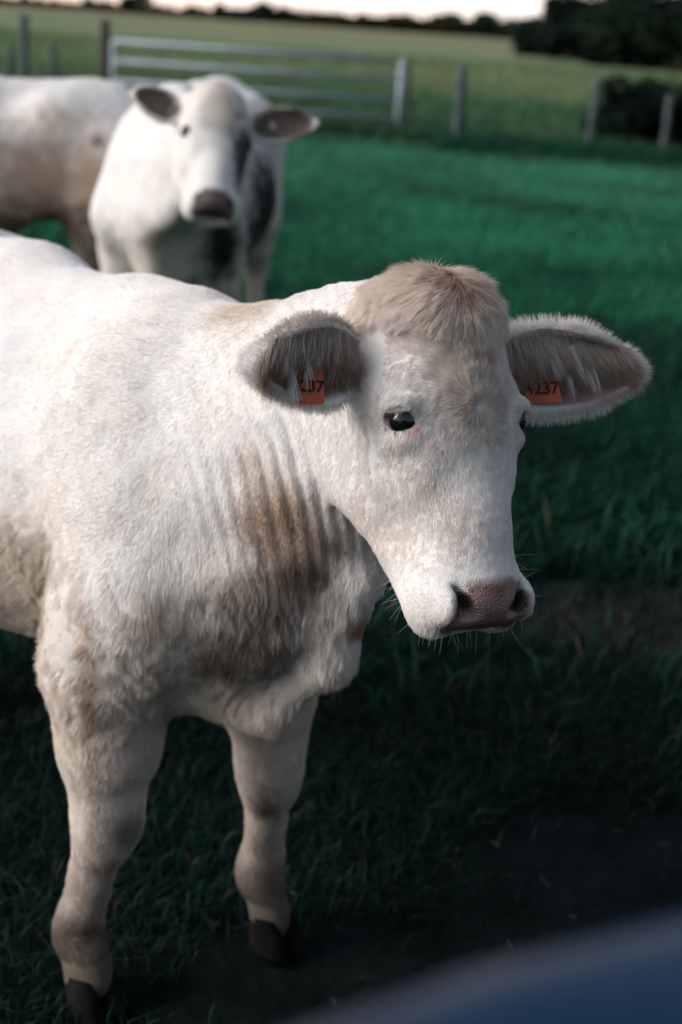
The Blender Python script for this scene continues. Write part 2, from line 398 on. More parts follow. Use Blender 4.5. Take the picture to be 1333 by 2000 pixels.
def build_body(cfg):
    B, Hd = cfg['B'], cfg['H']; s = B.s
    fb = cfg['fine']; lo, hi = cfg['box']
    xs, ys, zs = [axis(lo[i], hi[i], fb[0][i], fb[1][i], cfg['res'][0], cfg['res'][1]) for i in range(3)]
    Fd = Field(xs, ys, zs)
    latB = (B.l, 0.6)
    k = 0.06 * s
    E = lambda c, r, kk=0.06, deg=None: smin_ell(Fd, B, c, r, kk, deg)
    C = lambda a, b, ra, rb, kk=0.06, flat=None: Fd.cone(B(*a), B(*b), ra * s, rb * s, kk * s, flat)
    # trunk
    E((-0.46, 0, 0.83), (0.54, 0.28, 0.305))
    E((-0.46, 0, 0.77), (0.36, 0.29, 0.27))
    E((-0.04, 0, 0.86), (0.30, 0.20, 0.31), 0.08)
    E((-0.93, 0, 0.93), (0.25, 0.235, 0.245), 0.08)
    C((-0.02, 0, 1.105), (-0.50, 0, 1.10), 0.075, 0.085, 0.08); C((-0.50, 0, 1.10), (-1.02, 0, 1.115), 0.085, 0.085, 0.08)
    C((-0.02, 0, 1.13), (-0.16, 0, 1.125), 0.055, 0.055, 0.07)
    smin_ell(Fd, B, (-0.76, 0, 0.47), (0.17, 0.6, 0.17), 0.09, None, 's')
    for sd in (-1, 1):
        E((-0.80, sd * 0.16, 1.06), (0.10, 0.07, 0.07), 0.14)                 # hook bone
        C((-1.03, sd * 0.13, 0.93), (-0.95, sd * 0.15, 0.64), 0.125, 0.105, 0.09)   # thigh
        C((-0.01, sd * 0.10, 1.02), (0.11, sd * 0.145, 0.77), 0.10, 0.115, 0.09)   # shoulder blade
        C((0.11, sd * 0.140, 0.77), (0.02, sd * 0.150, 0.64), 0.10, 0.09, 0.07)  # upper arm
    # front legs
    for sd, lg in zip((-1, 1), cfg['fore']):
        fx, l, dk, dl = lg
        el, kn, ft, hf = (0.02, sd * 0.155, 0.62), (fx - 0.005 + dk, l + dl, 0.365), (fx - 0.02, l, 0.13), (fx + 0.02, l, 0.05)
        mid = tuple((np.array(el) * 0.5 + np.array(kn) * 0.5) + np.array([0.005, 0, 0]))
        C((0.04, sd * 0.150, 0.70), el, 0.098, 0.092, 0.06)
        C(el, mid, 0.092, 0.071, 0.05); C(mid, kn, 0.071, 0.055, 0.05)
        C((kn[0] + .008, kn[1], 0.40), (kn[0] + .006, kn[1], 0.33), 0.052, 0.045, 0.025)
        C(kn, ft, 0.040, 0.031, 0.03)
        C((ft[0], l, 0.15), (ft[0] - 0.005, l, 0.115), 0.034, 0.035, 0.03)
        C((ft[0] - 0.032, l, 0.115), (ft[0] - 0.036, l, 0.105), 0.012, 0.010, 0.015)
        C(ft, hf, 0.034, 0.041, 0.02)
    for sd, lg in zip((-1, 1), cfg['hind']):
        fx, l = lg
        C((-0.94, sd * 0.155, 0.70), (-1.00 + fx, l, 0.52), 0.105, 0.066, 0.06)
        C((-0.97 + fx, l, 0.52), (-1.05 + fx, l, 0.42), 0.062, 0.05, 0.04)    # hock
        C((-1.05 + fx, l, 0.42), (-1.01 + fx, l, 0.14), 0.043, 0.033, 0.03)
        C((-1.01 + fx, l, 0.14), (-0.98 + fx, l, 0.05), 0.037, 0.042, 0.02)
    # tail
    tl = [B(*q) for q in cfg['tail']]
    Fd.chain(tl, [r * s for r in np.linspace(0.038, 0.016, len(tl) - 1).tolist() + [0.03]], 0.03 * s)
    # head
    h = Hd.s
    HE = lambda c, r, kk=0.03, deg=None, op='u': smin_ell(Fd, Hd, c, r, kk, deg, op)
    HC = lambda a, b, ra, rb, kk=0.03, flat=None: Fd.cone(Hd(*a), Hd(*b), ra * h, rb * h, kk * h, flat)
    # neck
    P_ = lambda q: (Hd(*q[1:]) if q[0] == 'h' else B(*q[1:]))
    for a, b, ra, rb, kk, fl in cfg['neck']:
        Fd.cone(P_(a), P_(b), ra * s, rb * s, kk * s, ((nrm(np.array(fl[0], float)), fl[1]) if fl else None))
    for ctr, rr in cfg.get('hollows', []): Fd.ell(ctr, np.eye(3), rr, 0.05, 's')
    HE((0, -0.085, -0.100), (0.090, 0.088, 0.100), 0.04)           # skull
    HE((0, -0.038, -0.036), (0.083, 0.064, 0.056), 0.04)         # poll
    HE((0, -0.022, -0.125), (0.074, 0.040, 0.085), 0.04)           # forehead
    for sd in (-1, 1):
        HE((sd * 0.071, -0.050, -0.152), (0.034, 0.046, 0.045), 0.03)   # orbit
        HE((sd * 0.060, -0.055, -0.215), (0.030, 0.045, 0.065), 0.035)   # cheek bone
        HE((sd * 0.064, -0.145, -0.180), (0.040, 0.080, 0.105), 0.04)   # jaw muscle
        HC((sd * 0.052, -0.165, -0.22), (sd * 0.034, -0.105, -0.36), 0.036, 0.032, 0.03)
        HE((sd * 0.046, -0.060, -0.390), (0.038, 0.047, 0.050), 0.025)  # muzzle pads
    HC((0, -0.060, -0.16), (0, -0.047, -0.30), 0.072, 0.056, 0.04)
    HC((0, -0.047, -0.30), (0, -0.040, -0.375), 0.056, 0.050, 0.03)
    HC((0, -0.110, -0.17), (0, -0.085, -0.37), 0.070, 0.040, 0.04)
    HE((0, -0.030, -0.400), (0.052, 0.036, 0.034), 0.02)            # nose pad
    HE((0, -0.088, -0.405), (0.042, 0.030, 0.030), 0.015)            # lower lip
    if cfg.get('detail'):
        for sd in (-1, 1):
            # brow, lids and eye pit
            HE((sd * 0.090, -0.020, -0.157), (0.018, 0.023, 0.012), 0.014)
            HE((sd * 0.086, -0.034, -0.198), (0.012, 0.020, 0.008), 0.022)
            R2 = rot(rot(Hd.R, 1, sd * 32), 2, sd * -42)
            Fd.ell(Hd(sd * 0.1035, -0.017, -0.172), R2, np.array([0.0240, 0.013, 0.0118]) * h, 0.004, 's')
            # nostril: comma
            R3 = rot(Hd.R, 1, sd * 32)
            Fd.ell(Hd(sd * 0.043, 0.000, -0.408), R3, np.array([0.0105, 0.024, 0.020]) * h, 0.006, 's')
            Fd.ell(Hd(sd * 0.050, -0.008, -0.390), R3, np.array([0.0085, 0.022, 0.014]) * h, 0.006, 's')
            Fd.ell(Hd(sd * 0.034, 0.002, -0.417), rot(Hd.R, 1, sd * 65), np.array([0.007, 0.018, 0.014]) * h, 0.006, 's')
            HE((sd * 0.062, -0.018, -0.404), (0.008, 0.018, 0.020), 0.020)   # nostril wing
        # mouth line
        HE((0, -0.062, -0.425), (0.062, 0.030, 0.004), 0.006, [(0, -18)], 's')
    ears = []
    for e in cfg['ears']:
        base, tip, opn, wd = Hd(*e[0]), Hd(*e[1]), nrm(Hd.R @ np.array(e[2], float)), e[3] * h
        Fd.cone(Hd(e[0][0] * 0.82, e[0][1], e[0][2]), base + (tip - base) * 0.16, 0.032 * h, 0.020 * h, 0.025 * h)
        ears.append(ear_field(Fd, base, tip, opn, 0, wd, 0.010 * h, h) + (wd,))
    V, Q = Fd.mesh(cfg.get('smooth', 3))
    return V, Q, ears

WHITE = np.array([0.79, 0.768, 0.76])
CREAM = np.array([0.66, 0.555, 0.45])
TAN = np.array([0.46, 0.32, 0.225])
MUD_SHADE = np.array([0.20, 0.155, 0.115])
GREYBR = np.array([0.20, 0.165, 0.14])
PINK = np.array([0.38, 0.225, 0.195])

def mixc(c, d, w_): return c * (1 - w_[:, None]) + d * w_[:, None]

def coat_colour(P_, cfg, skin=False):
    """coat colour with some shade painted in (stains, cream patches, bare nose), by place on the animal"""
    B, Hd = cfg['B'], cfg['H']
    n1 = fbm(P_, 9, 3, 1); n2 = fbm(P_, 35, 3, 5)
    b = B.inv(P_); hq = Hd.inv(P_)
    c = np.tile(WHITE, (len(P_), 1)).astype(float)
    c = mixc(c, CREAM, np.clip(0.08 + 0.24 * n1 + 0.08 * n2, 0, 0.34))
    # lower flanks and belly are yellower, legs soiled and darker towards the feet
    inhead = sstep(0.30, 0.20, np.linalg.norm((hq - np.array([0, -0.06, -0.2])) / np.array([1.3, 1, 1.25]), axis=1))
    low = sstep(0.85, 0.55, b[:, 2] + 0.06 * n1) * (1 - inhead)
    c = mixc(c, CREAM * 0.97, low * 0.38)
    feet = sstep(0.40, 0.10, b[:, 2] + 0.16 * n2 + 0.08 * n1)
    c = mixc(c, TAN * 0.62, feet * np.clip(0.55 + 0.9 * n2, 0, 0.95))
    c = mixc(c, MUD_SHADE * 0.22, sstep(0.22, 0.06, b[:, 2] + 0.06 * n2) * 0.85)
    for (ctr, rad, colr, st) in cfg['stains_shade']:
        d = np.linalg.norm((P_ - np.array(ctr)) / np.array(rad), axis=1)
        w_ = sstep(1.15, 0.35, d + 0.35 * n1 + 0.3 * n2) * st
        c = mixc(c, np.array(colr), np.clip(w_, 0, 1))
    # head
    poll = np.maximum(sstep(-0.125, -0.015, hq[:, 2] + 0.012 * n2), 0.75 * np.exp(-(hq[:, 0] / 0.045) ** 2) * sstep(-0.175, -0.09, hq[:, 2])) * sstep(-0.16, -0.06, hq[:, 1]) * inhead
    c = mixc(c, np.array([0.76, 0.65, 0.55]), poll * np.clip(0.60 + 0.3 * n2 + 0.3 * n1, 0, 0.9))
    c = mixc(c, np.array([0.42, 0.25, 0.165]), np.exp(-((hq[:, 0] / 0.022) ** 2 + ((hq[:, 2] + 0.005) / 0.03) ** 2)) * inhead * 0.7)
    whorl = np.exp(-((hq[:, 0] / 0.05) ** 2 + ((hq[:, 2] + 0.135) / 0.06) ** 2)) * inhead * (hq[:, 1] > -0.06)
    c = mixc(c, CREAM * 0.95, whorl * 0.4)
    nose = sstep(-0.368, -0.388, hq[:, 2] + 0.35 * np.abs(hq[:, 0]) * (hq[:, 1] < 0) + 0.006 * n2) * sstep(0.068, 0.052, np.abs(hq[:, 0]) + 0.006 * n2) * sstep(-0.052, -0.040, hq[:, 1] + 0.005 * n2)
    nose = nose * inhead
    nsp = np.clip(0.5 + 1.1 * noise(P_, 55, 77), 0, 1) * np.exp(-((hq[:, 0] / 0.030) ** 2) - ((hq[:, 2] + 0.388) / 0.012) ** 2)
    nlow = np.exp(-((np.abs(hq[:, 0]) - 0.040) / 0.014) ** 2 - ((hq[:, 2] + 0.428) / 0.008) ** 2)
    nc = mixc(np.tile(PINK, (len(P_), 1)), np.array([0.17, 0.13, 0.125]), np.clip(0.45 + 0.9 * n2, 0, 1))
    nc = mixc(nc, np.array([0.20, 0.065, 0.055]), nsp * 0.8); nc = mixc(nc, np.array([0.50, 0.38, 0.34]), nlow * 0.7)
    nc = mixc(nc, np.array([0.34, 0.27, 0.235]), np.exp(-((hq[:, 2] + 0.408) / 0.010) ** 2) * 0.6 * np.clip(0.6 + n1, 0, 1))
    nc = mixc(nc, np.array([0.07, 0.06, 0.06]), sstep(-0.422, -0.434, hq[:, 2] + 0.004 * n2) * 0.7)
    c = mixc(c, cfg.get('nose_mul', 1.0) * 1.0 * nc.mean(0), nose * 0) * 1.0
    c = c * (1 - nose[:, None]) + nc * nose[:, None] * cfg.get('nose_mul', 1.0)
    # bare dark rims in the nostrils, pink lids
    for sd in (-1, 1):
        dn = np.linalg.norm((hq - np.array([sd * 0.044, -0.008, -0.405])) / np.array([0.014, 0.016, 0.017]), axis=1)
        c = mixc(c, np.array([0.035, 0.022, 0.02]), sstep(1.2, 0.8, dn) * inhead)
        lid = np.linalg.norm((hq - np.array([sd * 0.086, 0.004, -0.186])) / np.array([0.015, 0.016, 0.011]), axis=1)
        c = mixc(c, np.array([0.62, 0.27, 0.20]), sstep(1.1, 0.5, lid) * (0.85 if sd < 0 else 0.3) * (1 if cfg.get('detail') else 0))
        rim = np.linalg.norm((hq - np.array([sd * 0.101, -0.016, -0.172])) / np.array([0.021, 0.021, 0.0165]), axis=1)
        c = mixc(c, np.array([0.10, 0.06, 0.05]), sstep(1.15, 0.85, rim) * 0.9 * (1 if cfg.get('detail') else 0))
    for (R, ctr, ln, wd) in cfg['_ears']:
        q = (P_ - ctr) @ R
        x = q[:, 0] / ln; y = q[:, 1] / wd
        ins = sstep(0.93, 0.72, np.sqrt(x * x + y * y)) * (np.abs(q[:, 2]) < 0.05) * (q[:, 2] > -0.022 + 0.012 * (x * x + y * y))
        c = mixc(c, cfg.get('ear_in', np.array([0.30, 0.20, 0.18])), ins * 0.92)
    if skin: c = c * 0.92
    return np.clip(c, 0, 1)

def flow_dir(P_, N, cfg):
    """lie of the coat"""
    B, Hd = cfg['B'], cfg['H']
    hq = Hd.inv(P_); b = B.inv(P_)
    R = Hd.R
    # body: back and down, straighter down on legs and neck
    wb = sstep(0.62, 0.45, b[:, 2])[:, None]
    neck = sstep(0.05, 0.25, b[:, 0])[:, None]
    d_body = -B.f * 0.75 + np.array([0, 0, -0.6])
    d_low = np.array([0, 0, -1.0]) - 0.1 * B.f
    d_neck = np.array([0, 0, -1.0]) - 0.25 * B.f
    D = d_body[None] * (1 - wb) + d_low[None] * wb
    D = D * (1 - neck) + d_neck[None] * neck
    # head
    u, v, w_ = hq.T
    wh = np.array([0.0, -0.168])
    ru, rw = u - wh[0], w_ - wh[1]
    rr = np.sqrt(ru * ru + rw * rw) + 1e-5
    rad = (ru / rr)[:, None] * R[:, 0] + (rw / rr)[:, None] * R[:, 2]
    tang = (-rw / rr)[:, None] * R[:, 0] + (ru / rr)[:, None] * R[:, 2]
    rad = rad + 0.35 * tang
    pu, pw = u - 0.006, w_ - 0.015
    pr = np.sqrt(pu * pu + pw * pw * 0.5 + (np.minimum(v + 0.05, 0)) ** 2) + 1e-5
    part = (pu / pr * 1.3)[:, None] * R[:, 0] + (np.minimum(pw, -0.012) / pr)[:, None] * R[:, 2] - 0.2 * R[:, 1]
    down = -R[:, 2] + (u * 4)[:, None] * R[:, 0] - 0.4 * (np.abs(u) > 0.06)[:, None] * R[:, 1]
    ridge = -0.088 + 7.0 * u * u
    k1 = sstep(ridge - 0.012, ridge + 0.012, w_ + 0.010 * noise(P_, 60, 3))[:, None]
    k2 = sstep(0.05, 0.11, rr)[:, None] * sstep(-0.13, -0.19, w_)[:, None]
    k2 = np.maximum(k2, sstep(0.06, 0.09, np.abs(u))[:, None] * (w_ < -0.10)[:, None])
    Dh = rad * (1 - k1) + part * k1
    Dh = Dh * (1 - k2) + down * k2
    front = cfg['_inhead'](hq)[:, None]
    D = D * (1 - front) + nrm(Dh) * front
    D = D - (D * N).sum(1, keepdims=True) * N
    return nrm(D)

def make_cow(cfg, name='cow'):
    V, Q, ears = build_body(cfg)
    cfg['_ears'] = ears
    B, Hd = cfg['B'], cfg['H']
    cfg['_inhead'] = lambda hq: (sstep(1.08, 0.98, np.sqrt((hq[:, 0] / 0.13) ** 2 + ((hq[:, 1] + 0.05) / 0.15) ** 2 + ((hq[:, 2] + 0.20) / 0.26) ** 2)))
    N = vnormals(V, Q)
    bq = B.inv(V); hq = Hd.inv(V)
    inh = cfg['_inhead'](hq)
    dsp = (0.006 * fbm(V, 8, 2, 3) + 0.003 * noise(V, 24, 9)) * (1 - 0.8 * inh)
    # loose neck skin: upright folds
    for (ctr, rad, ax, lam, amp) in cfg.get('folds', []):
        ctr = np.array(ctr); m = np.exp(-(np.linalg.norm((V - ctr) / np.array(rad), axis=1) ** 2) * 1.3)
        ph = (V - ctr) @ nrm(np.array(ax, float)) / lam * 2 * math.pi + 2.4 * noise(V, 7, 21) + 0.9 * noise(V, 18, 4)
        sgn = np.sin(ph); dsp += amp * m * (1 - inh) * (np.sign(sgn) * np.abs(sgn) ** 0.8) * (0.7 + 0.5 * noise(V, 11, 33))
    V = V + N * (dsp * B.s)[:, None]
    N = vnormals(V, Q)
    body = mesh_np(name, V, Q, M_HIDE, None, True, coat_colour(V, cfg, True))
    hq = Hd.inv(V); wet = sstep(-0.372, -0.388, hq[:, 2]) * sstep(0.064, 0.054, np.abs(hq[:, 0])) * sstep(-0.052, -0.042, hq[:, 1]) * cfg['_inhead'](hq)
    wa = body.data.attributes.new('wet', 'FLOAT', 'POINT'); wa.data.foreach_set('value', wet.astype(np.float32))
    tag(body, cfg['label'], 'cow', cfg['group'])
    # eyes
    for sd in (-1, 1):
        bpy.ops.mesh.primitive_uv_sphere_add(segments=32, ring_count=20, radius=0.0205 * Hd.s, location=Hd(sd * 0.0845, -0.0235, -0.172))
        e = bpy.context.object; e.name = 'eye'; e.data.name = 'eye'
        for p in e.data.polygons: p.use_smooth = True
        e.data.materials.append(M_EYE); e.parent = body
    # hooves: two claws each
    spots = [(lg[0] + 0.03, lg[1]) for lg in cfg['fore']] + [(-0.965 + lg[0], lg[1]) for lg in cfg['hind']]
    for fx, l in spots:
        xs_ = []; qs = []; off = 0
        for sd in (-1, 1):
            rings = []
            for (z, rx, ry, cx) in [(0.0, 0.046, 0.022, 0.012), (0.012, 0.046, 0.023, 0.011), (0.045, 0.038, 0.021, 0.0), (0.068, 0.028, 0.018, -0.006), (0.072, 0.012, 0.009, -0.006)]:
                a = np.linspace(0, 2 * math.pi, 16, endpoint=False)
                ex = np.sign(np.cos(a)) * np.abs(np.cos(a)) ** 0.8
                rings.append(np.stack([fx + cx + rx * ex, l + sd * 0.022 + ry * np.sin(a), np.full(16, z)], 1))
            R_ = np.concatenate(rings + [np.array([[fx + 0.012, l + sd * 0.022, 0.0], [fx - 0.006, l + sd * 0.022, 0.073]])])
            xs_.append(R_)
            q = []
            for r in range(4):
                for i in range(16):
                    j = (i + 1) % 16; q.append([r * 16 + i, r * 16 + j, (r + 1) * 16 + j, (r + 1) * 16 + i])
            for i in range(16):
                j = (i + 1) % 16; q.append([80, j, i, i]); q.append([81, 64 + i, 64 + j, 64 + j])
            qs.append(np.array(q) + off); off += len(R_)
        VV = np.concatenate(xs_); Q2 = np.concatenate(qs)
        tri = Q2[Q2[:, 2] == Q2[:, 3]][:, :3]; quad = Q2[Q2[:, 2] != Q2[:, 3]]
        VW = B.O + (VV @ B.R.T) * B.s
        mesh_np('hoof', VW, [quad, tri], M_HOOF, body)
    return body, V, Q, N

def P(x, y, d):
    """point that far along the lens axis (photograph pixels)"""
    return np.array([0, 0, CAM_H]) + d * (F0 + CR * (x - 666.5) / 2777.8 + CU * (1000 - y) / 2777.8)

HM = np.array([[.9586, .2045, -.1979], [.2715, -.8657, .4204], [.0854, .4568, .8855]])
HM = rot(rot(HM, 2, -20), 1, 1.0)
front_cfg = dict(
    B=Frame((-0.25, 2.165, 0), (0.66, -0.75)), H=HeadF(HM, (0.120, 1.792, 1.305)),
    box=((-1.45, 1.45, -0.02), (0.55, 3.5, 1.42)), fine=((-0.16, 1.50, 0.84), (0.44, 2.02, 1.38)), res=(0.0036, 0.011),
    fore=((0.012, -0.188, 0.035, 0.022), (0.052, 0.168, 0.012, -0.012)), hind=((0.05, -0.15), (-0.08, 0.16)),
    tail=[(-1.14, 0, 1.13), (-1.21, 0, 1.02), (-1.22, 0, 0.8), (-1.21, 0.01, 0.55), (-1.2, 0.01, 0.40)],
    neck=[(('h', 0, -0.105, -0.045), ('b', 0.02, 0, 1.09), 0.075, 0.085, 0.07, None),
          (('h', 0, -0.150, -0.10), ('b', 0.10, 0, 0.92), 0.095, 0.17, 0.09, None),
          (('h', 0, -0.190, -0.16), ('b', 0.20, 0, 0.78), 0.060, 0.12, 0.08, None),
          (('b', 0.20, 0, 0.78), ('b', 0.14, 0, 0.66), 0.12, 0.10, 0.08, None),
          (('h', 0, -0.225, -0.215), ('b', 0.395, 0.03, 0.86), 0.022, 0.020, 0.05, None),
          (('b', 0.395, 0.03, 0.86), ('b', 0.345, 0.03, 0.71), 0.020, 0.024, 0.05, None),
          (('b', 0.345, 0.03, 0.71), ('b', 0.24, 0, 0.60), 0.024, 0.032, 0.05, None),
          (('b', 0.24, 0, 0.60), ('b', 0.02, 0, 0.61), 0.032, 0.07, 0.05, None),
          (('b', 0.14, 0, 0.86), ('b', 0.32, 0.02, 0.80), 0.09, 0.03, 0.07, None)],
    ears=[((-0.088, -0.085, -0.082), (-0.268, -0.055, -0.102), (0.05, 0.95, -0.30), 0.054),
          ((0.088, -0.085, -0.085), (0.354, -0.038, -0.098), (-0.1, 0.95, -0.30), 0.060)],
    stains_shade=[((-0.07, 1.87, 0.93), (0.10, 0.14, 0.085), (0.31, 0.215, 0.16), 0.85), ((-0.10, 1.88, 0.98), (0.06, 0.12, 0.08), tuple(TAN), 0.4),
            ((-0.11, 1.87, 0.83), (0.12, 0.14, 0.06), tuple(MUD_SHADE), 0.75), ((-0.15, 1.90, 0.74), (0.13, 0.16, 0.085), tuple(MUD_SHADE * 0.85), 0.8),  # chest hollow: dirty fur with the hollow's shade painted in
            ((-0.16, 2.03, 1.21), (0.11, 0.12, 0.05), tuple(CREAM * 0.85), 0.7), ((-0.50, 2.10, 0.72), (0.18, 0.3, 0.16), tuple(CREAM * 0.72), 0.7),
            ((-0.36, 1.93, 0.64), (0.022, 0.08, 0.22), tuple(TAN), 0.6), ((-0.30, 1.98, 0.36), (0.03, 0.05, 0.035), tuple(MUD_SHADE * 0.8), 0.5),  # brown streak down the leg, darker patch on the knee front
            ((-0.24, 1.87, 0.78), (0.07, 0.08, 0.05), tuple(CREAM * 0.7), 0.6), ((-0.10, 2.15, 0.24), (0.05, 0.07, 0.12), tuple(MUD_SHADE), 0.8),
            ((-0.39, 2.02, 0.13), (0.05, 0.06, 0.05), tuple(MUD_SHADE), 0.7), ((0.04, 1.888, 0.785), (0.018, 0.05, 0.028), (0.50, 0.25, 0.18), 0.9)],
    folds=[(P(590, 900, 1.98), (0.16, 0.16, 0.21), (0.9, 0.3, 0.25), 0.019, 0.0040)], detail=True, smooth=3, hollows=[(P(585, 1225, 1.835), (0.036, 0.055, 0.085)), (P(470, 1285, 1.86), (0.075, 0.055, 0.04))],
    label='white cow nearest the camera with orange ear tags and head turned towards us', group='white cattle in the pasture')
fb, FV, FQ, FN = make_cow(front_cfg)
CAMP = np.array([0, 0, CAM_H])

# ---- coat of the near cow
def grow(cfg, V, Q, N, body):
    B, Hd = cfg['B'], cfg['H']
    fc = V[Q].mean(1); fn = N[Q[:, 0]]
    hq = Hd.inv(fc); b = B.inv(fc)
    inh = cfg['_inhead'](hq)
    tc = nrm(CAMP - fc); vis = sstep(-0.45, -0.05, (tc * fn).sum(1))
    nose = sstep(-0.372, -0.385, hq[:, 2]) * (np.abs(hq[:, 0]) < 0.060) * (hq[:, 1] > -0.050)
    earw = np.zeros(len(fc))
    for (R, ctr, ln, wd) in cfg['_ears']:
        q = (fc - ctr) @ R; earw = np.maximum(earw, (np.abs(q[:, 0]) < ln * 1.05) & (np.abs(q[:, 1]) < wd * 1.1) & (np.abs(q[:, 2]) < 0.05))
    # --- body coat
    n = int(300000 * HAIR)
    wgt = vis * (1 - inh) * (1 - earw) * (b[:, 2] > 0.10) * (0.5 + 1.3 * (b[:, 0] > -0.15)) * (1 + 0.5 * (b[:, 2] < 0.62))
    p, nn = sample(V, Q, N, n, wgt)
    d = flow_dir(p, nn, cfg)
    bb = B.inv(p); woolly = (sstep(0.92, 0.80, bb[:, 2] + 0.04 * noise(p, 8, 2)) * sstep(0.50, 0.60, bb[:, 2]) * 1.0)[:, None]
    q = along(p, d, B(0, 0, 0.9), 0.7)
    j = np.stack([noise(p, 16, 50 + i) for i in range(3)], 1) * (0.06 + 0.30 * woolly) + np.stack([noise(q, 70, 60 + i) for i in range(3)], 1) * (0.10 + 0.26 * woolly) + rng.normal(0, 0.05, (n, 3))
    bb = B.inv(p)
    L = (0.009 + 0.009 * woolly[:, 0] + 0.003 * sstep(0.6, 0.5, bb[:, 2])) * rng.uniform(0.6, 1.25, n)
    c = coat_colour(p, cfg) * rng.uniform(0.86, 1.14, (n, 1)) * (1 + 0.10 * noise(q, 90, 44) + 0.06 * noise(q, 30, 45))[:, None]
    hair('coat_hair', p, d + j, nn, L, np.full(n, 0.00034), c, body, 4, 0.17)
    # --- head coat
    n = int(190000 * HAIR)
    wgt = vis * inh * (1 - nose) * (1 - earw)
    eye = np.ones(len(fc))
    for sd in (-1, 1):
        eye *= 1 - (np.linalg.norm((hq - np.array([sd * 0.099, -0.015, -0.173])) / np.array([0.020, 0.021, 0.0145]), axis=1) < 1)
    p, nn = sample(V, Q, N, n, wgt * eye)
    hp = Hd.inv(p)
    d = flow_dir(p, nn, cfg)
    j = np.stack([noise(p, 45, 80 + i) for i in range(3)], 1) * (0.10 + 0.12 * sstep(-0.20, -0.12, hp[:, 2]))[:, None] + np.stack([noise(p, 130, 90 + i) for i in range(3)], 1) * 0.16 + rng.normal(0, 0.07, (n, 3))
    q = along(p, d, Hd(0, 0.02, -0.165), 0.85)
    j = j + np.stack([noise(q, 160, 30 + i) for i in range(3)], 1) * 0.16
    pollm = sstep(-0.095, -0.05, hp[:, 2]) * sstep(-0.15, -0.05, hp[:, 1])
    foreh = np.exp(-((hp[:, 0] / 0.06) ** 2 + ((hp[:, 2] + 0.135) / 0.06) ** 2)) * (hp[:, 1] > -0.08)
    pollm = pollm * (0.45 + 0.55 * sstep(-0.085, -0.03, hp[:, 2]))
    L = (0.0062 + 0.026 * pollm + 0.018 * foreh) * rng.uniform(0.6, 1.2, n)
    L *= 1 - 0.5 * sstep(-0.33, -0.37, hp[:, 2])
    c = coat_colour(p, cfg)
    clump = np.clip(0.5 + 0.8 * noise(q, 190, 14) + 0.5 * noise(q, 90, 15), 0, 1)
    fp = (0.14 + 0.6 * foreh + 0.5 * pollm).clip(0, 1)
    c = mixc(c, np.array([0.44, 0.35, 0.28]), np.clip(fp * clump ** 1.5 * (0.45 + 0.4 * foreh), 0, 0.85))
    c = c * rng.uniform(0.84, 1.12, (n, 1))
    hair('head_hair', p, d + j, nn, L, np.full(n, 0.00030), c, body, 5, 0.20)
    # --- stray tuft on the poll and along the back
    pt = []
    for i in range(260):
        u = rng.normal(0.0, 0.03); pt.append(Hd(u, -0.05 + rng.normal(0, 0.02), -0.004))
    # --- ears
    ps, ds, ns, Ls, cs, rs = [], [], [], [], [], []
    for e, (R, ctr, ln, wd) in enumerate(cfg['_ears']):
        dax, sax, oax = R[:, 0], R[:, 1], R[:, 2]
        up = sax if sax[2] > 0 else -sax
        q = (fc - ctr) @ R
        near = (np.abs(q[:, 0]) < ln * 1.1) & (np.abs(q[:, 1]) < wd * 1.25) & (np.abs(q[:, 2]) < 0.06)
        # short coat on the back and on the rims
        p, nn = sample(V, Q, N, int(16000 * HAIR), near * vis)
        qq = (p - ctr) @ R; rad = np.sqrt((qq[:, 0] / ln) ** 2 + (qq[:, 1] / wd) ** 2)
        outw = nrm(qq[:, :1] / ln * 0.9 * dax + qq[:, 1:2] / wd * sax)
        rim = sstep(0.70, 0.95, rad)
        dd = outw * rim[:, None] + (dax * 0.7 - up * 0.6) * (1 - rim[:, None]) + np.array([0, 0, -0.25])
        dd = dd + rng.normal(0, 0.22, dd.shape)
        ps.append(p); ds.append(dd); ns.append(nn); Ls.append((0.006 + (0.007 if e else 0.003) * rim) * rng.uniform(0.4, 1.5, len(p)))
        cc = coat_colour(p, cfg); cc = mixc(cc, WHITE * 0.97, rim * 0.75)
        if e == 0: cc = mixc(cc, np.array([0.42, 0.35, 0.30]), sstep(0.35, 0.8, (qq[:, 1] / wd) * (1 if sax[2] > 0 else -1)) * (qq[:, 2] > -0.012) * 0.75)
        cs.append(cc * rng.uniform(0.85, 1.1, (len(p), 1))); rs.append(np.full(len(p), 0.00028))
        # long hair hanging across the hollow from its upper edge
        m = int(13000 * HAIR)
        sg = 1 if (sax @ up) > 0 else -1
        x = rng.uniform(-0.92, 0.74, m); yy = np.clip(rng.beta(2.6, 1.5, m), 0.0, 0.97) * 1.25 - 0.32
        y = yy * np.sqrt(np.clip(1 - x * x, 0.05, 1)) * (0.98 if e == 0 else 0.88)
        z = 0.008 - 0.028 * (1 - np.clip(x * x + y * y, 0, 1)) + 0.006 * rng.random(m)
        p = ctr + (x * ln)[:, None] * dax + (sg * y * wd)[:, None] * sax + z[:, None] * oax
        lock = 0.6 * noise(np.stack([x * 9, y * 2, x * 0], 1), 1.2, 5 + e) + 0.5 * noise(np.stack([x * 9, y * 2, x * 0], 1), 3.7, 9 + e)
        dd = -up * (0.95 + 0.1 * lock)[:, None] + dax * (0.15 + 0.62 * (x + 0.75) / 1.6 + 0.28 * lock)[:, None] + oax * 0.30
        if e == 0: dd = dd + dax * 0.10
        dd = dd + rng.normal(0, 0.10, dd.shape)
        lo = rng.uniform(0.55, 1.1, m) * (0.036 + 0.016 * (1 - x * x))
        ps.append(p); ds.append(dd); ns.append(np.tile(oax, (m, 1))); Ls.append(lo)
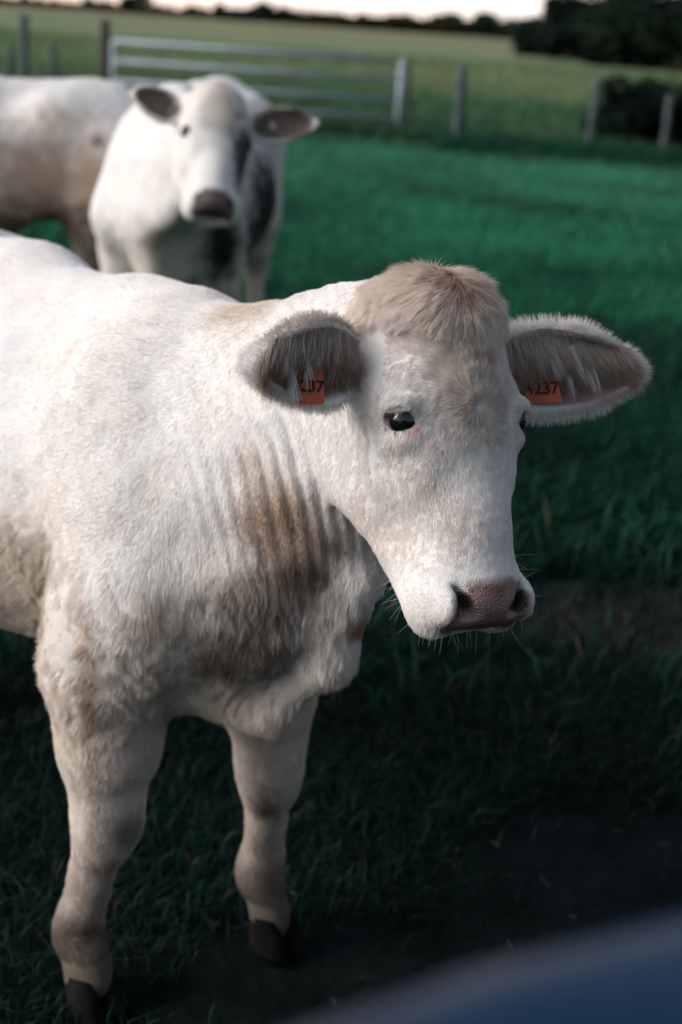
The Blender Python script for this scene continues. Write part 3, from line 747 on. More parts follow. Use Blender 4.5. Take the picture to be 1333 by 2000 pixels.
        g = np.clip(0.42 + 0.35 * lock + 0.25 * rng.normal(0, 1, m), 0, 1)
        base = np.array([0.25, 0.19, 0.15]) * (1.0 if e == 0 else 1.2); tipc = np.array([0.50, 0.41, 0.34]) * (1.0 if e == 0 else 1.15)
        edge = sstep(0.72, 0.98, yy)[:, None]
        cc = base * (1 - g[:, None]) + tipc * g[:, None]
        cc = cc * (1 - 0.6 * edge) + WHITE * 0.8 * 0.6 * edge
        cs.append(cc); rs.append(np.full(m, 0.00030))
        # a few long pale locks
        m = int(260 * HAIR); lk = rng.integers(0, 9, m)
        lx = (rng.uniform(-0.45, 0.45, 9) if e else rng.uniform(-0.3, 0.5, 9))[lk] + rng.normal(0, 0.02, m); ly = rng.uniform(-0.1, 0.6, 9)[lk]
        p = ctr + (lx * ln)[:, None] * dax + (sg * ly * wd)[:, None] * sax + (0.004 + 0.004 * rng.random(m))[:, None] * oax
        dd = -up + dax * rng.uniform(0.0, 0.9, 9)[lk][:, None] + oax * 0.35 + rng.normal(0, 0.06, (m, 3))
        ps.append(p); ds.append(dd); ns.append(np.tile(oax, (m, 1))); Ls.append(rng.uniform(0.03, 0.05, m)); cs.append(np.tile(WHITE * 0.8, (m, 1))); rs.append(np.full(m, 0.00026))
    k = [np.concatenate(z) for z in (ps, ds, ns, Ls, rs, cs)]
    hair('ear_hair', k[0], k[1], k[2], k[3], k[4], k[5], body, 5, 0.12, droop=0.02)
    # --- whiskers and chin bristles, eyelashes
    p, nn = sample(V, Q, N, 110, inh * vis * sstep(-0.33, -0.37, hq[:, 2]) * (hq[:, 1] < 0.0) * (1 - nose))
    dd = nn * 0.9 + np.array([0, 0, -0.5]) + rng.normal(0, 0.3, (110, 3))
    L = rng.uniform(0.010, 0.032, 110)
    hair('whiskers', p, dd, nn, L, np.full(110, 0.00013), np.tile(WHITE * 0.9, (110, 1)), body, 5, 0.5, droop=0.04)
    ps, ds = [], []
    for sd in (-1, 1):
        for i in range(120):
            t = rng.random(); a = Hd(sd * (0.1055 - 0.016 * t * t), -0.030 + 0.032 * t, -0.160 - 0.004 * t + rng.normal(0, 0.0008))
            ps.append(a); ds.append(Hd.R @ np.array([sd * 0.9, 0.55, -0.25 + rng.normal(0, 0.15)]))
    ps = np.array(ps); ds = nrm(np.array(ds)); k = len(ps)
    hair('eyelashes', ps, ds, ds, rng.uniform(0.010, 0.018, k), np.full(k, 0.00026), np.tile(WHITE * 0.85, (k, 1)), body, 4, 0.0, droop=0.12)

grow(front_cfg, FV, FQ, FN, fb)

# ---- ear tags with their number
def ear_tag(center, xax, nor, wdt, hgt, text, parent, tsize):
    xax = nrm(xax); nor = nrm(nor - xax * (nor @ xax)); yax = np.cross(nor, xax)
    R = np.stack([xax, yax, nor], 1)
    n = 6; V = []
    out = []
    for (cx, cy, a0) in [(1, 1, 0), (-1, 1, 90), (-1, -1, 180), (1, -1, 270)]:
        for i in range(n):
            a = math.radians(a0 + 90 * i / (n - 1)); r = 0.004
            out.append((cx * (wdt / 2 - r) * (1.0 if cy < 0 else 0.86) + r * math.cos(a), cy * (hgt / 2 - r) + r * math.sin(a)))
    m = len(out)
    for z in (-0.0008, 0.0008):
        for (x, y) in out: V.append(center + R @ np.array([x, y, z + 2.0 * x * x]))
    V.append(center + R @ np.array([0, 0, -0.0008])); V.append(center + R @ np.array([0, 0, 0.0008]))
    q = np.array([[i, (i + 1) % m, m + (i + 1) % m, m + i] for i in range(m)])
    tr = np.array([[2 * m, (i + 1) % m, i] for i in range(m)] + [[2 * m + 1, m + i, m + (i + 1) % m] for i in range(m)])
    t = mesh_np('ear_tag', np.array(V), [q, tr], M_TAG, parent, False)
    fc = bpy.data.curves.new('tag_number', 'FONT'); fc.body = text; fc.size = tsize; fc.align_x = 'CENTER'; fc.align_y = 'CENTER'
    fc.extrude = 0.0003; fc.offset = 0.0004; fc.materials.append(M_INK); fc.space_character = 0.95
    tmp = bpy.data.objects.new('tmp', fc); COL.objects.link(tmp); bpy.context.view_layer.update()
    me = bpy.data.meshes.new_from_object(tmp.evaluated_get(bpy.context.evaluated_depsgraph_get())); bpy.data.objects.remove(tmp)
    me.name = 'tag_number'; o = link('tag_number', me, t)
    c = center + nor * 0.0024
    M4 = Matrix.Identity(4)
    for i in range(3):
        for j_ in range(3): M4[i][j_] = R[i, j_]
        M4[i][3] = c[i]
    o.matrix_world = M4
    return t

def toward(e, x, y, z):
    R, ctr, ln, wd = front_cfg['_ears'][e]
    up = R[:, 1] if R[2, 1] > 0 else -R[:, 1]
    return ctr + x * ln * R[:, 0] + y * wd * up + z * R[:, 2], R, up

c0, R_, up_ = toward(0, 0.14, -0.50, 0.011)
ear_tag(c0, CR * 0.98 + 0.12 * F0 - 0.03 * CU, -F0 * 0.9 + CU * 0.25, 0.041, 0.044, '4237', fb, 0.0205)
c1, R_, up_ = toward(1, -0.30, -0.46, 0.011)
ear_tag(c1, CR * 0.95 + 0.16 * F0 + 0.03 * CU, -F0 * 0.85 + CU * 0.25 - CR * 0.3, 0.052, 0.042, '4237', fb, 0.025)

# ------------------------------------------------------------------ the two cows behind
H2 = np.array([[.9975, .0390, -.0596], [.0695, -.7169, .6938], [.0157, .6961, .7177]])
H2 = rot(H2, 2, -12)
cow2 = dict(
    B=Frame((-0.74, 5.70, 0), (-0.06, -0.998), 1.12), H=HeadF(H2, (-0.497, 4.93, 1.39), 1.15),
    box=((-1.4, 4.3, -0.02), (0.5, 7.3, 1.65)), fine=((-1.0, 4.45, 0.95), (0.05, 5.1, 1.5)), res=(0.008, 0.018),
    fore=((0.03, -0.19, 0.0, 0), (0.03, 0.19, 0.0, 0)), hind=((0.05, -0.15), (-0.02, 0.16)),
    tail=[(-1.14, 0, 1.13), (-1.21, 0, 1.02), (-1.22, 0, 0.8), (-1.21, 0.01, 0.55), (-1.2, 0.01, 0.40)],
    neck=[(('h', 0, -0.105, -0.045), ('b', 0.02, 0, 1.10), 0.075, 0.085, 0.07, None),
          (('h', 0, -0.150, -0.10), ('b', 0.10, 0, 0.92), 0.090, 0.17, 0.09, None),
          (('h', 0, -0.190, -0.16), ('b', 0.20, 0, 0.78), 0.055, 0.12, 0.08, None),
          (('h', 0, -0.21, -0.20), ('b', 0.34, 0.0, 0.76), 0.03, 0.03, 0.06, None),
          (('b', 0.34, 0.0, 0.76), ('b', 0.20, 0, 0.58), 0.03, 0.05, 0.06, None),
          (('b', 0.20, 0, 0.78), ('b', 0.16, 0, 0.62), 0.13, 0.09, 0.08, None)],
    ears=[((-0.088, -0.085, -0.065), (-0.245, -0.06, -0.03), (0.05, 0.95, -0.30), 0.050),
          ((0.088, -0.085, -0.065), (0.31, -0.05, -0.02), (-0.1, 0.85, -0.30), 0.058)],
    stains_shade=[((-0.38, 6.05, 0.80), (0.14, 0.55, 0.46), (0.032, 0.034, 0.031), 1.0), ((-0.50, 5.45, 0.72), (0.125, 0.26, 0.30), (0.032, 0.034, 0.031), 1.0), ((-0.46, 5.3, 0.98), (0.09, 0.24, 0.24), (0.03, 0.035, 0.03), 0.9), ((-0.405, 4.80, 1.17), (0.05, 0.12, 0.16), (0.03, 0.035, 0.03), 0.95), ((-0.49, 4.82, 1.31), (0.09, 0.12, 0.10), (0.25, 0.22, 0.19), 0.6), ((-0.78, 5.25, 0.80), (0.1, 0.2, 0.12), tuple(CREAM * 0.6), 0.6), ((-0.35, 6.4, 0.4), (0.2, 0.5, 0.3), (0.03, 0.035, 0.03), 0.9)], folds=[], detail=False, smooth=2, nose_mul=0.42, ear_in=np.array([0.085, 0.065, 0.055]),  # near-black patches paint deep shade on flank, under-neck, face side and legs
    
    label='white cow facing us behind the near cow with grey shaded forehead and dark nose', group='white cattle in the pasture')
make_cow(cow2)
H3 = np.stack([nrm(np.array([0.15, -0.95, 0.0])), nrm(np.array([-0.8, -0.1, 0.55])), nrm(np.array([0.55, 0.1, 0.8]))], 1)
B3 = Frame((-2.22, 6.30, 0), (-0.985, -0.17), 1.09)
cow3 = dict(
    B=B3, H=HeadF(H3, B3(0.72, 0.0, 1.18), 1.15),
    box=((-3.9, 5.2, -0.02), (-0.7, 6.8, 1.7)), fine=((-3.6, 5.6, 0.9), (-3.5, 5.7, 1.0)), res=(0.018, 0.02),
    fore=((0.03, -0.19, 0.0, 0), (0.08, 0.19, 0.0, 0)), hind=((0.0, -0.15), (0.04, 0.16)),
    tail=[(-1.12, 0, 1.12), (-1.18, 0.02, 1.05), (-1.20, 0.03, 0.8), (-1.18, 0.04, 0.55), (-1.17, 0.04, 0.40)],
    neck=[(('h', 0, -0.105, -0.045), ('b', 0.02, 0, 1.10), 0.075, 0.085, 0.07, None),
          (('h', 0, -0.150, -0.10), ('b', 0.10, 0, 0.92), 0.090, 0.17, 0.09, None),
          (('h', 0, -0.190, -0.16), ('b', 0.20, 0, 0.78), 0.055, 0.12, 0.08, None),
          (('h', 0, -0.21, -0.20), ('b', 0.34, 0.0, 0.76), 0.03, 0.03, 0.06, None),
          (('b', 0.34, 0.0, 0.76), ('b', 0.20, 0, 0.58), 0.03, 0.05, 0.06, None),
          (('b', 0.20, 0, 0.78), ('b', 0.16, 0, 0.62), 0.13, 0.09, 0.08, None)],
    ears=[((-0.088, -0.085, -0.065), (-0.245, -0.06, -0.07), (0.05, 0.95, -0.30), 0.050),
          ((0.088, -0.085, -0.065), (0.245, -0.05, -0.07), (-0.1, 0.85, -0.30), 0.048)],
    stains_shade=[(B3(-0.80, 0.26, 0.80), (0.60, 0.3, 0.34), tuple(TAN * 0.75), 0.85), (B3(-0.62, 0.22, 0.62), (0.55, 0.3, 0.17), tuple(MUD_SHADE * 0.6), 0.95), (B3(-1.0, 0.2, 0.55), (0.2, 0.3, 0.28), tuple(MUD_SHADE * 0.6), 0.9), (B3(-0.97, 0.2, 0.98), (0.05, 0.3, 0.04), (0.12, 0.10, 0.09), 0.9), (B3(-1.14, 0.1, 0.98), (0.05, 0.12, 0.10), (0.06, 0.07, 0.08), 0.9)],  # dirt on flank and thigh, with shade of the unlit side painted in
    folds=[], detail=False, smooth=2,
    label='white cow with soiled, shade-painted flank seen from the side behind, its rump beside the gate', group='white cattle in the pasture')
make_cow(cow3)

#@@ENV
# ------------------------------------------------------------------ ground
def gz(x, y):
    r = np.hypot(x, y)
    return 1.42 * sstep(28, 190, r)

def build_ground():
    xs = np.concatenate([-np.geomspace(1200, 12, 60), np.linspace(-11.8, 11.8, 160), np.geomspace(12, 1200, 60)])
    ys = np.concatenate([-np.geomspace(400, 4, 30), np.linspace(-3.8, 24, 220), np.geomspace(24.3, 1400, 90)])
    X, Y = np.meshgrid(xs, ys, indexing='ij')
    Pn = np.stack([X.ravel(), Y.ravel(), 0 * X.ravel()], 1)
    Z = gz(Pn[:, 0], Pn[:, 1]) + 0.02 * fbm(Pn, 0.9, 3, 3) * (np.hypot(Pn[:, 0], Pn[:, 1]) < 30) + 0.008 * noise(Pn, 6, 8) * (np.hypot(Pn[:, 0], Pn[:, 1]) < 12)
    V = np.stack([Pn[:, 0], Pn[:, 1], Z - 0.012], 1)
    nx, ny = X.shape
    i = np.arange(nx * ny).reshape(nx, ny)
    Q = np.stack([i[:-1, :-1].ravel(), i[1:, :-1].ravel(), i[1:, 1:].ravel(), i[:-1, 1:].ravel()], 1)
    m, t, b = newmat('pasture_soil')
    tc = t.nodes.new('ShaderNodeTexCoord'); sp = t.nodes.new('ShaderNodeSeparateXYZ'); t.links.new(tc.outputs['Object'], sp.inputs[0])
    def noi(sc, det=6, dist=0.0):
        n = t.nodes.new('ShaderNodeTexNoise'); n.inputs['Scale'].default_value = sc; n.inputs['Detail'].default_value = det; n.inputs['Distortion'].default_value = dist
        t.links.new(tc.outputs['Object'], n.inputs['Vector']); return n.outputs[0]
    def ramp(src, p0, c0, p1, c1):
        r = t.nodes.new('ShaderNodeValToRGB'); e = r.color_ramp.elements; e[0].position = p0; e[0].color = (*c0, 1); e[1].position = p1; e[1].color = (*c1, 1)
        t.links.new(src, r.inputs[0]); return r.outputs[0]
    def mixn(f, a, c):
        mx = t.nodes.new('ShaderNodeMix'); mx.data_type = 'RGBA'; t.links.new(f, mx.inputs[0]); t.links.new(a, mx.inputs[6]); t.links.new(c, mx.inputs[7]); return mx.outputs[2]
    def mapr(src, a, c):
        mr = t.nodes.new('ShaderNodeMapRange'); mr.interpolation_type = 'SMOOTHSTEP'; mr.inputs[1].default_value = a; mr.inputs[2].default_value = c; t.links.new(src, mr.inputs[0]); return mr.outputs[0]
    soil = ramp(noi(7, 8), 0.35, (0.0015, 0.0050, 0.0048), 0.7, (0.007, 0.012, 0.0115))  # trampled soil, its colour darkened for the shade near the camera
    turf = ramp(noi(3, 8), 0.35, (0.003, 0.026, 0.015), 0.7, (0.007, 0.052, 0.028))
    hay = ramp(noi(0.12, 8, 1.0), 0.35, (0.09, 0.18, 0.085), 0.68, (0.22, 0.25, 0.135))
    hay2 = ramp(noi(0.03, 6, 1.0), 0.35, (0.25, 0.21, 0.135), 0.68, (0.17, 0.19, 0.105))
    vm = t.nodes.new('ShaderNodeVectorMath'); vm.operation = 'MULTIPLY_ADD'; vm.inputs[1].default_value = (0.55, 1, 0); vm.inputs[2].default_value = (0, -1.6, 0)
    t.links.new(tc.outputs['Object'], vm.inputs[0]); ln_ = t.nodes.new('ShaderNodeVectorMath'); ln_.operation = 'LENGTH'; t.links.new(vm.outputs[0], ln_.inputs[0])
    ad = t.nodes.new('ShaderNodeMath'); ad.operation = 'MULTIPLY_ADD'; ad.inputs[1].default_value = 2.6; t.links.new(noi(1.3, 5), ad.inputs[0]); t.links.new(ln_.outputs['Value'], ad.inputs[2])
    c = mixn(mapr(ad.outputs[0], 2.6, 4.8), soil, turf)
    hay0 = ramp(noi(0.4, 8, 1.0), 0.35, (0.018, 0.095, 0.048), 0.68, (0.05, 0.15, 0.075))
    v2 = t.nodes.new('ShaderNodeVectorMath'); v2.operation = 'MULTIPLY_ADD'; v2.inputs[1].default_value = (1.0, 1.5, 0); v2.inputs[2].default_value = (-0.95, -5.85, 0)
    t.links.new(tc.outputs['Object'], v2.inputs[0]); l2 = t.nodes.new('ShaderNodeVectorMath'); l2.operation = 'LENGTH'; t.links.new(v2.outputs[0], l2.inputs[0])
    a2 = t.nodes.new('ShaderNodeMath'); a2.operation = 'MULTIPLY_ADD'; a2.inputs[1].default_value = 0.8; t.links.new(noi(5, 6), a2.inputs[0]); t.links.new(l2.outputs['Value'], a2.inputs[2])
    c = mixn(mapr(a2.outputs[0], 1.25, 0.60), c, ramp(noi(22, 8), 0.35, (0.008, 0.010, 0.010), 0.7, (0.034, 0.030, 0.028)))
    c = mixn(mapr(sp.outputs['Y'], 20.5, 25), c, hay0)
    c = mixn(mapr(sp.outputs['Y'], 24, 50), c, hay)
    c = mixn(mapr(sp.outputs['Y'], 55, 170), c, hay2)
    t.links.new(c, b.inputs['Base Color']); b.inputs['Roughness'].default_value = 0.95; b.inputs['Specular IOR Level'].default_value = 0.1
    bp = t.nodes.new('ShaderNodeBump'); bp.inputs['Strength'].default_value = 0.8; bp.inputs['Distance'].default_value = 0.02
    t.links.new(noi(28, 8), bp.inputs['Height']); t.links.new(bp.outputs[0], b.inputs['Normal'])
    g = mesh_np('ground', V, Q, m, None, True)
    tag(g, 'rough pasture ground, near trampled soil painted dark for shade, open hay field beyond', None, None, 'structure')
build_ground()

def blades(name, X, Y, Hh, Wd, lean, cols, label, z0=None):
    n = len(X)
    az = rng.uniform(0, 2 * math.pi, n); la = rng.uniform(0, 2 * math.pi, n)
    ln = lean * rng.uniform(0.3, 1.3, n)
    base = np.stack([X, Y, (gz(X, Y) if z0 is None else z0) - 0.012], 1)
    w_ = np.stack([np.cos(az), np.sin(az), 0 * az], 1) * (Wd / 2)[:, None]
    dl = np.stack([np.cos(la), np.sin(la), 0 * la], 1)
    rows = []
    for t, wf in ((0, 1.0), (0.5, 0.8), (1.0, 0.0)):
        c = base + dl * (Hh * ln * t * t)[:, None] + np.array([0, 0, 1.0]) * (Hh * t * (1 - 0.35 * ln * t * t))[:, None]
        rows += [c - w_ * wf, c + w_ * wf] if wf else [c]
    V = np.stack(rows, 1).reshape(-1, 3)
    i = np.arange(n)[:, None] * 5
    q = i + np.array([[0, 1, 3, 2]]); tr = i + np.array([[2, 3, 4]])
    C = np.repeat(cols, 5, 0) * np.tile(np.array([0.7, 0.7, 0.95, 0.95, 1.15]), n)[:, None]
    o = mesh_np(name, V, [q, tr], M_BLADE, None, False, C)
    tag(o, label, None, None, 'stuff')
    return o

def field_pts(n, y0, y1, pw=1.0, mx=0.30, ex=0.4):
    y = y0 + (y1 - y0) * rng.random(n) ** pw
    x = (rng.random(n) * 2 - 1) * (y * mx + ex)
    return x, y

def grass_cols(x, y, c0, c1, sc=0.8, seed=0, straw=0.05, ydry_shade=None):
    p = np.stack([x, y, 0 * x], 1); f = np.clip(0.5 + 0.8 * fbm(p, sc, 3, seed) + rng.normal(0, 0.22, len(x)), 0, 1)[:, None]
    c = np.array(c0) * (1 - f) + np.array(c1) * f
    if ydry_shade: c = c * (0.42 + 0.58 * sstep(4.5, 13, y))[:, None]; c = c + (sstep(ydry_shade, 21, y) * 0.9)[:, None] * np.array([0.030, 0.020, 0.020])  # shade painted into the nearer grass, fading out with distance
    st = rng.random(len(x)) < straw; c[st] = np.array([0.16, 0.145, 0.10]) * rng.uniform(0.4, 1.1, (st.sum(), 1)) * (0.55 if c0[1] < 0.02 else 1)
    return c

# trampled short grass by the near cow, shade painted into its colour
x, y = field_pts(230000, 1.2, 5.6, 1.0, 0.62, 0.7)
pp = np.stack([x, y, 0 * x], 1); dens = fbm(pp, 1.6, 3, 40)
thr = np.interp(y, [1.3, 2.2, 3.0, 4.4, 5.6], [-0.02, -0.08, -0.2, -0.7, -0.2])
bare = np.hypot((x - 0.95), (y - 3.9) * 1.5) + 0.25 * fbm(pp, 3, 2, 6); keep = (dens + rng.normal(0, 0.12, len(x)) > thr) & ((bare > 0.5) | (rng.random(len(x)) < 0.2))
x, y = x[keep], y[keep]
blades('grass', x, y, rng.uniform(0.03, 0.09, len(x)) * np.interp(y, [1.5, 4], [0.7, 1.3]), rng.uniform(0.002, 0.005, len(x)), 0.9,
       grass_cols(x, y, (0.0015, 0.012, 0.010), (0.003, 0.034, 0.023), 2.5, 1, 0.03), 'short trampled grass, painted dark for shade, around the near cow')
# pasture grass in the middle
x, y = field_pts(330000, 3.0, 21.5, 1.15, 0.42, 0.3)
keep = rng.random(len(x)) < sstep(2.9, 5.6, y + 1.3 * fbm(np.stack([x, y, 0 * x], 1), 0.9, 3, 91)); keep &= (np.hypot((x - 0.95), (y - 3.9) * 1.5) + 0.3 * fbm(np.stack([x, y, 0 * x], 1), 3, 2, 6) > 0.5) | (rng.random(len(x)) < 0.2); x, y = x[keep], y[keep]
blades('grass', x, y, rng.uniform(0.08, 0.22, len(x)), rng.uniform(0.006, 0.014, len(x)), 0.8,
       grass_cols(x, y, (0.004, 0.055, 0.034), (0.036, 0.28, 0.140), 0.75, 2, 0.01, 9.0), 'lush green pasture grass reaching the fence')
# rank grass under the fence
x = rng.uniform(-6.5, 7, 26000); y = rng.normal(20.9, 0.55, len(x)) + 0.02 * x
blades('grass', x, y, rng.uniform(0.12, 0.38, len(x)) * np.where((x > -3.7) & (x < 0.95), 0.3, 1.0), rng.uniform(0.012, 0.025, len(x)), 0.5,
       grass_cols(x, y, (0.002, 0.032, 0.017), (0.008, 0.085, 0.04), 0.9, 3, 0.0), 'tall dark uncut grass along the foot of the fence')
# hay field
x, y = field_pts(90000, 22, 75, 1.3, 0.27, 0.5)
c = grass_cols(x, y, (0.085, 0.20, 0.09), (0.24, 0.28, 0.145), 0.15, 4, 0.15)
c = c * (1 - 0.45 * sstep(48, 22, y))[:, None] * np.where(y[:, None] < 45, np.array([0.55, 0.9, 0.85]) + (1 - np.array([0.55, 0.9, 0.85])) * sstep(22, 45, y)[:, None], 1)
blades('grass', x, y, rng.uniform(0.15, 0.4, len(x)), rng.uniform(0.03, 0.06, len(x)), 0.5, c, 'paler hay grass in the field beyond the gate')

# straw litter and small stones on the soil
n = 420
x, y = field_pts(n, 1.5, 4.0, 1.0, 0.32, 0.4); a = rng.uniform(0, math.pi, n); L = rng.uniform(0.006, 0.032, n); wd = rng.uniform(0.0006, 0.0015, n)
d = np.stack([np.cos(a), np.sin(a), rng.uniform(-0.1, 0.2, n)], 1) * (L / 2)[:, None]; s_ = np.stack([-np.sin(a), np.cos(a), 0 * a], 1) * wd[:, None]
c = np.stack([x, y, np.full(n, 0.012)], 1)
V = np.stack([c - d - s_, c - d + s_, c + d + s_, c + d - s_, c - d + np.array([0, 0, .002]), c + d + np.array([0, 0, .002])], 1).reshape(-1, 3)
i = np.arange(n)[:, None] * 6
q = np.concatenate([i + np.array([[0, 3, 2, 1]]), i + np.array([[0, 4, 5, 3]]), i + np.array([[1, 2, 5, 4]])]); tr = np.concatenate([i + np.array([[0, 1, 4]]), i + np.array([[3, 5, 2]])])
cc = np.repeat(np.array([0.035, 0.036, 0.033])[None] * rng.uniform(0.2, 1.6, (n, 1)), 6, 0)
tag(mesh_np('straw_litter', V, [q, tr], mat_attr('straw', 0.7, 0.2), None, False, cc), 'scraps of straw and dead stalks on the trampled soil', None, None, 'stuff')

# ------------------------------------------------------------------ posts and gate
def post(px, ytop, D, ybase_h, wpx, lean, mat, label, pt=None):
    top = P(px, ytop, D / 1.0)
    # place on the ground below
    x, y = top[0], top[1]; z1 = top[2]; wdt = wpx / 2777.8 * D
    n = 10; V = []
    hs = np.linspace(-0.05, z1, 9)
    for k, z in enumerate(hs):
        for i in range(n):
            a = 2 * math.pi * i / n
            r = wdt / 2 * (1 + 0.10 * math.sin(3 * a + z * 5) + 0.06 * rnd.uniform(-1, 1)) * (1.06 - 0.1 * z)
            V.append((x + lean * (z - z1) + r * math.cos(a), y + r * math.sin(a), z + (0.02 * math.sin(a * 2) if k == 8 else 0)))
    V.append((x, y, z1 + 0.01)); m = len(hs) * n
    q = [[k * n + i, k * n + (i + 1) % n, (k + 1) * n + (i + 1) % n, (k + 1) * n + i] for k in range(len(hs) - 1) for i in range(n)]
    tr = [[m - n + i, m - n + (i + 1) % n, m] for i in range(n)]
    o = mesh_np('fence_post', np.array(V), [np.array(q), np.array(tr)], mat, None, True)
    tag(o, label, 'fence post', 'fence posts along the pasture edge')
    return o
post(905, 130, 20.6, 0, 21, 0.0, M_POST, 'thick pale grey post standing alone to the right of the gate')
post(1170, 150, 21.0, 0, 16, 0.03, M_POST, 'grey post leaning at the left edge of the dark bramble')
post(1310, 188, 21.0, 0, 14, 0.0, M_POST, 'thin grey post in front of the dark bramble')
post(206, 40, 21.5, 0, 20, 0.0, M_POSTD, 'dark brown hanging post at the hinge end of the gate')
post(47, 30, 22.5, 0, 18, 0.0, M_POST, 'tall blue grey post behind the cow rump, left of the gate')
post(22, 92, 26.0, 0, 13, 0.04, M_POST, 'short thin pale stake left of the tall blue grey post')
post(104, 84, 26.0, 0, 13, -0.03, M_POST, 'short thin pale stake between the tall grey post and the dark post')
post(800, 112, 22.2, 0, 11, 0.0, M_POST, 'slim grey post at the latch end of the gate')

def tube(name, a, b, r, mat, parent, n=10):
    a = np.array(a, float); b = np.array(b, float); d = nrm(b - a); e = nrm(np.cross(d, [0.1, 0.2, 1.0])); f = np.cross(d, e)
    ang = np.linspace(0, 2 * math.pi, n, endpoint=False)
    ring = lambda c: c + r * (np.cos(ang)[:, None] * e + np.sin(ang)[:, None] * f)
    V = np.concatenate([ring(a), ring(b), [a, b]])
    q = np.array([[i, (i + 1) % n, n + (i + 1) % n, n + i] for i in range(n)])
    tr = np.array([[2 * n, (i + 1) % n, i] for i in range(n)] + [[2 * n + 1, n + i, n + (i + 1) % n] for i in range(n)])
    return mesh_np(name, V, [q, tr], mat, parent, True)
gate = bpy.data.objects.new('field_gate', None); COL.objects.link(gate)
GA, GB = P(222, 81, 22.0), P(786, 118, 22.0)
ztop = (GA[2] + GB[2]) / 2
GA[2] = GB[2] = ztop
gate.location = (GA[0], GA[1], 0)
tag(gate, 'galvanised metal field gate with five rails behind the middle cow', 'gate')
bpy.context.view_layer.update()
def gp(a, z): return np.array([(GB[0] - GA[0]) * a, (GB[1] - GA[1]) * a, z])
for z in (ztop, ztop - 0.29, ztop - 0.59, ztop - 0.87, ztop - 1.12):
    tube('rail', gp(0, z), gp(1, z), 0.036, M_GALV, gate)
tube('end_stile', gp(1.0, ztop - 1.14), gp(1.0, ztop + 0.03), 0.045, M_GALV, gate)
tube('end_stile', gp(0.0, ztop - 1.14), gp(0.0, ztop + 0.03), 0.035, M_GALV, gate)
tube('hinge', gp(-0.035, ztop - 0.05), gp(0.0, ztop - 0.05), 0.02, M_GALV, gate)
tube('hinge', gp(-0.035, ztop - 1.05), gp(0.0, ztop - 1.05), 0.02, M_GALV, gate)

# ------------------------------------------------------------------ trees, hedge, bramble
def crown_mesh(rad, nleaf, leaf, blobs, col0, col1, seed, zmul=1.0):
    r = np.random.default_rng(seed)
    cs = r.normal(0, 1, (blobs, 3)); cs = nrm(cs) * r.uniform(0.25, 0.75, (blobs, 1)) * np.array(rad)
    br = r.uniform(0.28, 0.5, blobs) * min(rad)
    k = r.integers(0, blobs, nleaf)
    d = nrm(r.normal(0, 1, (nleaf, 3))); p = cs[k] + d * (br[k] * r.uniform(0.5, 1.08, nleaf))[:, None] * np.array([1.2, 1.2, 0.9])
    u = nrm(r.normal(0, 1, (nleaf, 3))); v = nrm(np.cross(u, r.normal(0, 1, (nleaf, 3))))
    s = leaf * r.uniform(0.5, 1.2, (nleaf, 1))
    V = np.stack([p - u * s, p + v * s * 0.5, p + u * s, p - v * s * 0.5], 1).reshape(-1, 3)
    Q = np.arange(nleaf * 4).reshape(-1, 4)
    f = np.clip(r.random(blobs)[k] * 0.7 + r.random(nleaf) * 0.3, 0, 1)[:, None]
    C = np.array(col0) * (1 - f) + np.array(col1) * f
    return V, Q, np.repeat(C, 4, 0)

def trunk_mesh(h, r0, seed):
    r = random.Random(seed); V = []; q = []
    def limb(a, b, ra, rb, n=7):
        a = np.array(a, float); b = np.array(b, float); d = nrm(b - a); e = nrm(np.cross(d, [0.3, 1, 0.1])); f = np.cross(d, e); o = len(V); m = 5
        for k in range(m):
            t = k / (m - 1); c = a + (b - a) * t + e * 0.06 * h * 0.2 * math.sin(t * 3 + seed); rr = ra + (rb - ra) * t
            for i in range(n): an = 2 * math.pi * i / n; V.append(c + rr * (math.cos(an) * e + math.sin(an) * f))
        for k in range(m - 1):
            for i in range(n): q.append([o + k * n + i, o + k * n + (i + 1) % n, o + (k + 1) * n + (i + 1) % n, o + (k + 1) * n + i])
    limb((0, 0, -0.1), (0, 0, h * 0.5), r0, r0 * 0.65)
    for i in range(5):
        a = i * 1.3 + r.random(); L = h * r.uniform(0.25, 0.4)
        limb((0, 0, h * r.uniform(0.28, 0.5)), (L * math.cos(a), L * math.sin(a), h * r.uniform(0.6, 0.85)), r0 * 0.5, r0 * 0.12)
    return np.array(V), np.array(q)

def make_tree(name, h, rad, nleaf, leaf, blobs, c0, c1, seed, cz):
    tv, tq = trunk_mesh(h, h * 0.035, seed)
    root = bpy.data.objects.new(name, None); COL.objects.link(root)
    mesh_np('trunk', tv, tq, M_BARK, root)
    V, Q, C = crown_mesh(rad, nleaf, leaf, blobs, c0, c1, seed); V[:, 2] += cz
    mesh_np('crown', V, Q, M_LEAF, root, False, C)
    return root

def copy_thing(root):
    r = root.copy(); COL.objects.link(r)
    for ch in list(root.children):
        c = ch.copy(); COL.objects.link(c); c.parent = r
    return r

DK0, DK1 = (0.006, 0.016, 0.009), (0.018, 0.040, 0.020)
protos = [make_tree('distant_tree', 5, (3.2, 2.6, 2.0), 2200, 0.34, 16, DK0, DK1, 31 + i, 2.0) for i in range(3)]
protos += [make_tree('distant_tree', 4, (4.5, 2.6, 1.5), 2200, 0.34, 18, (0.012, 0.020, 0.010), (0.045, 0.045, 0.022), 41 + i, 1.1) for i in range(2)]
used = set()
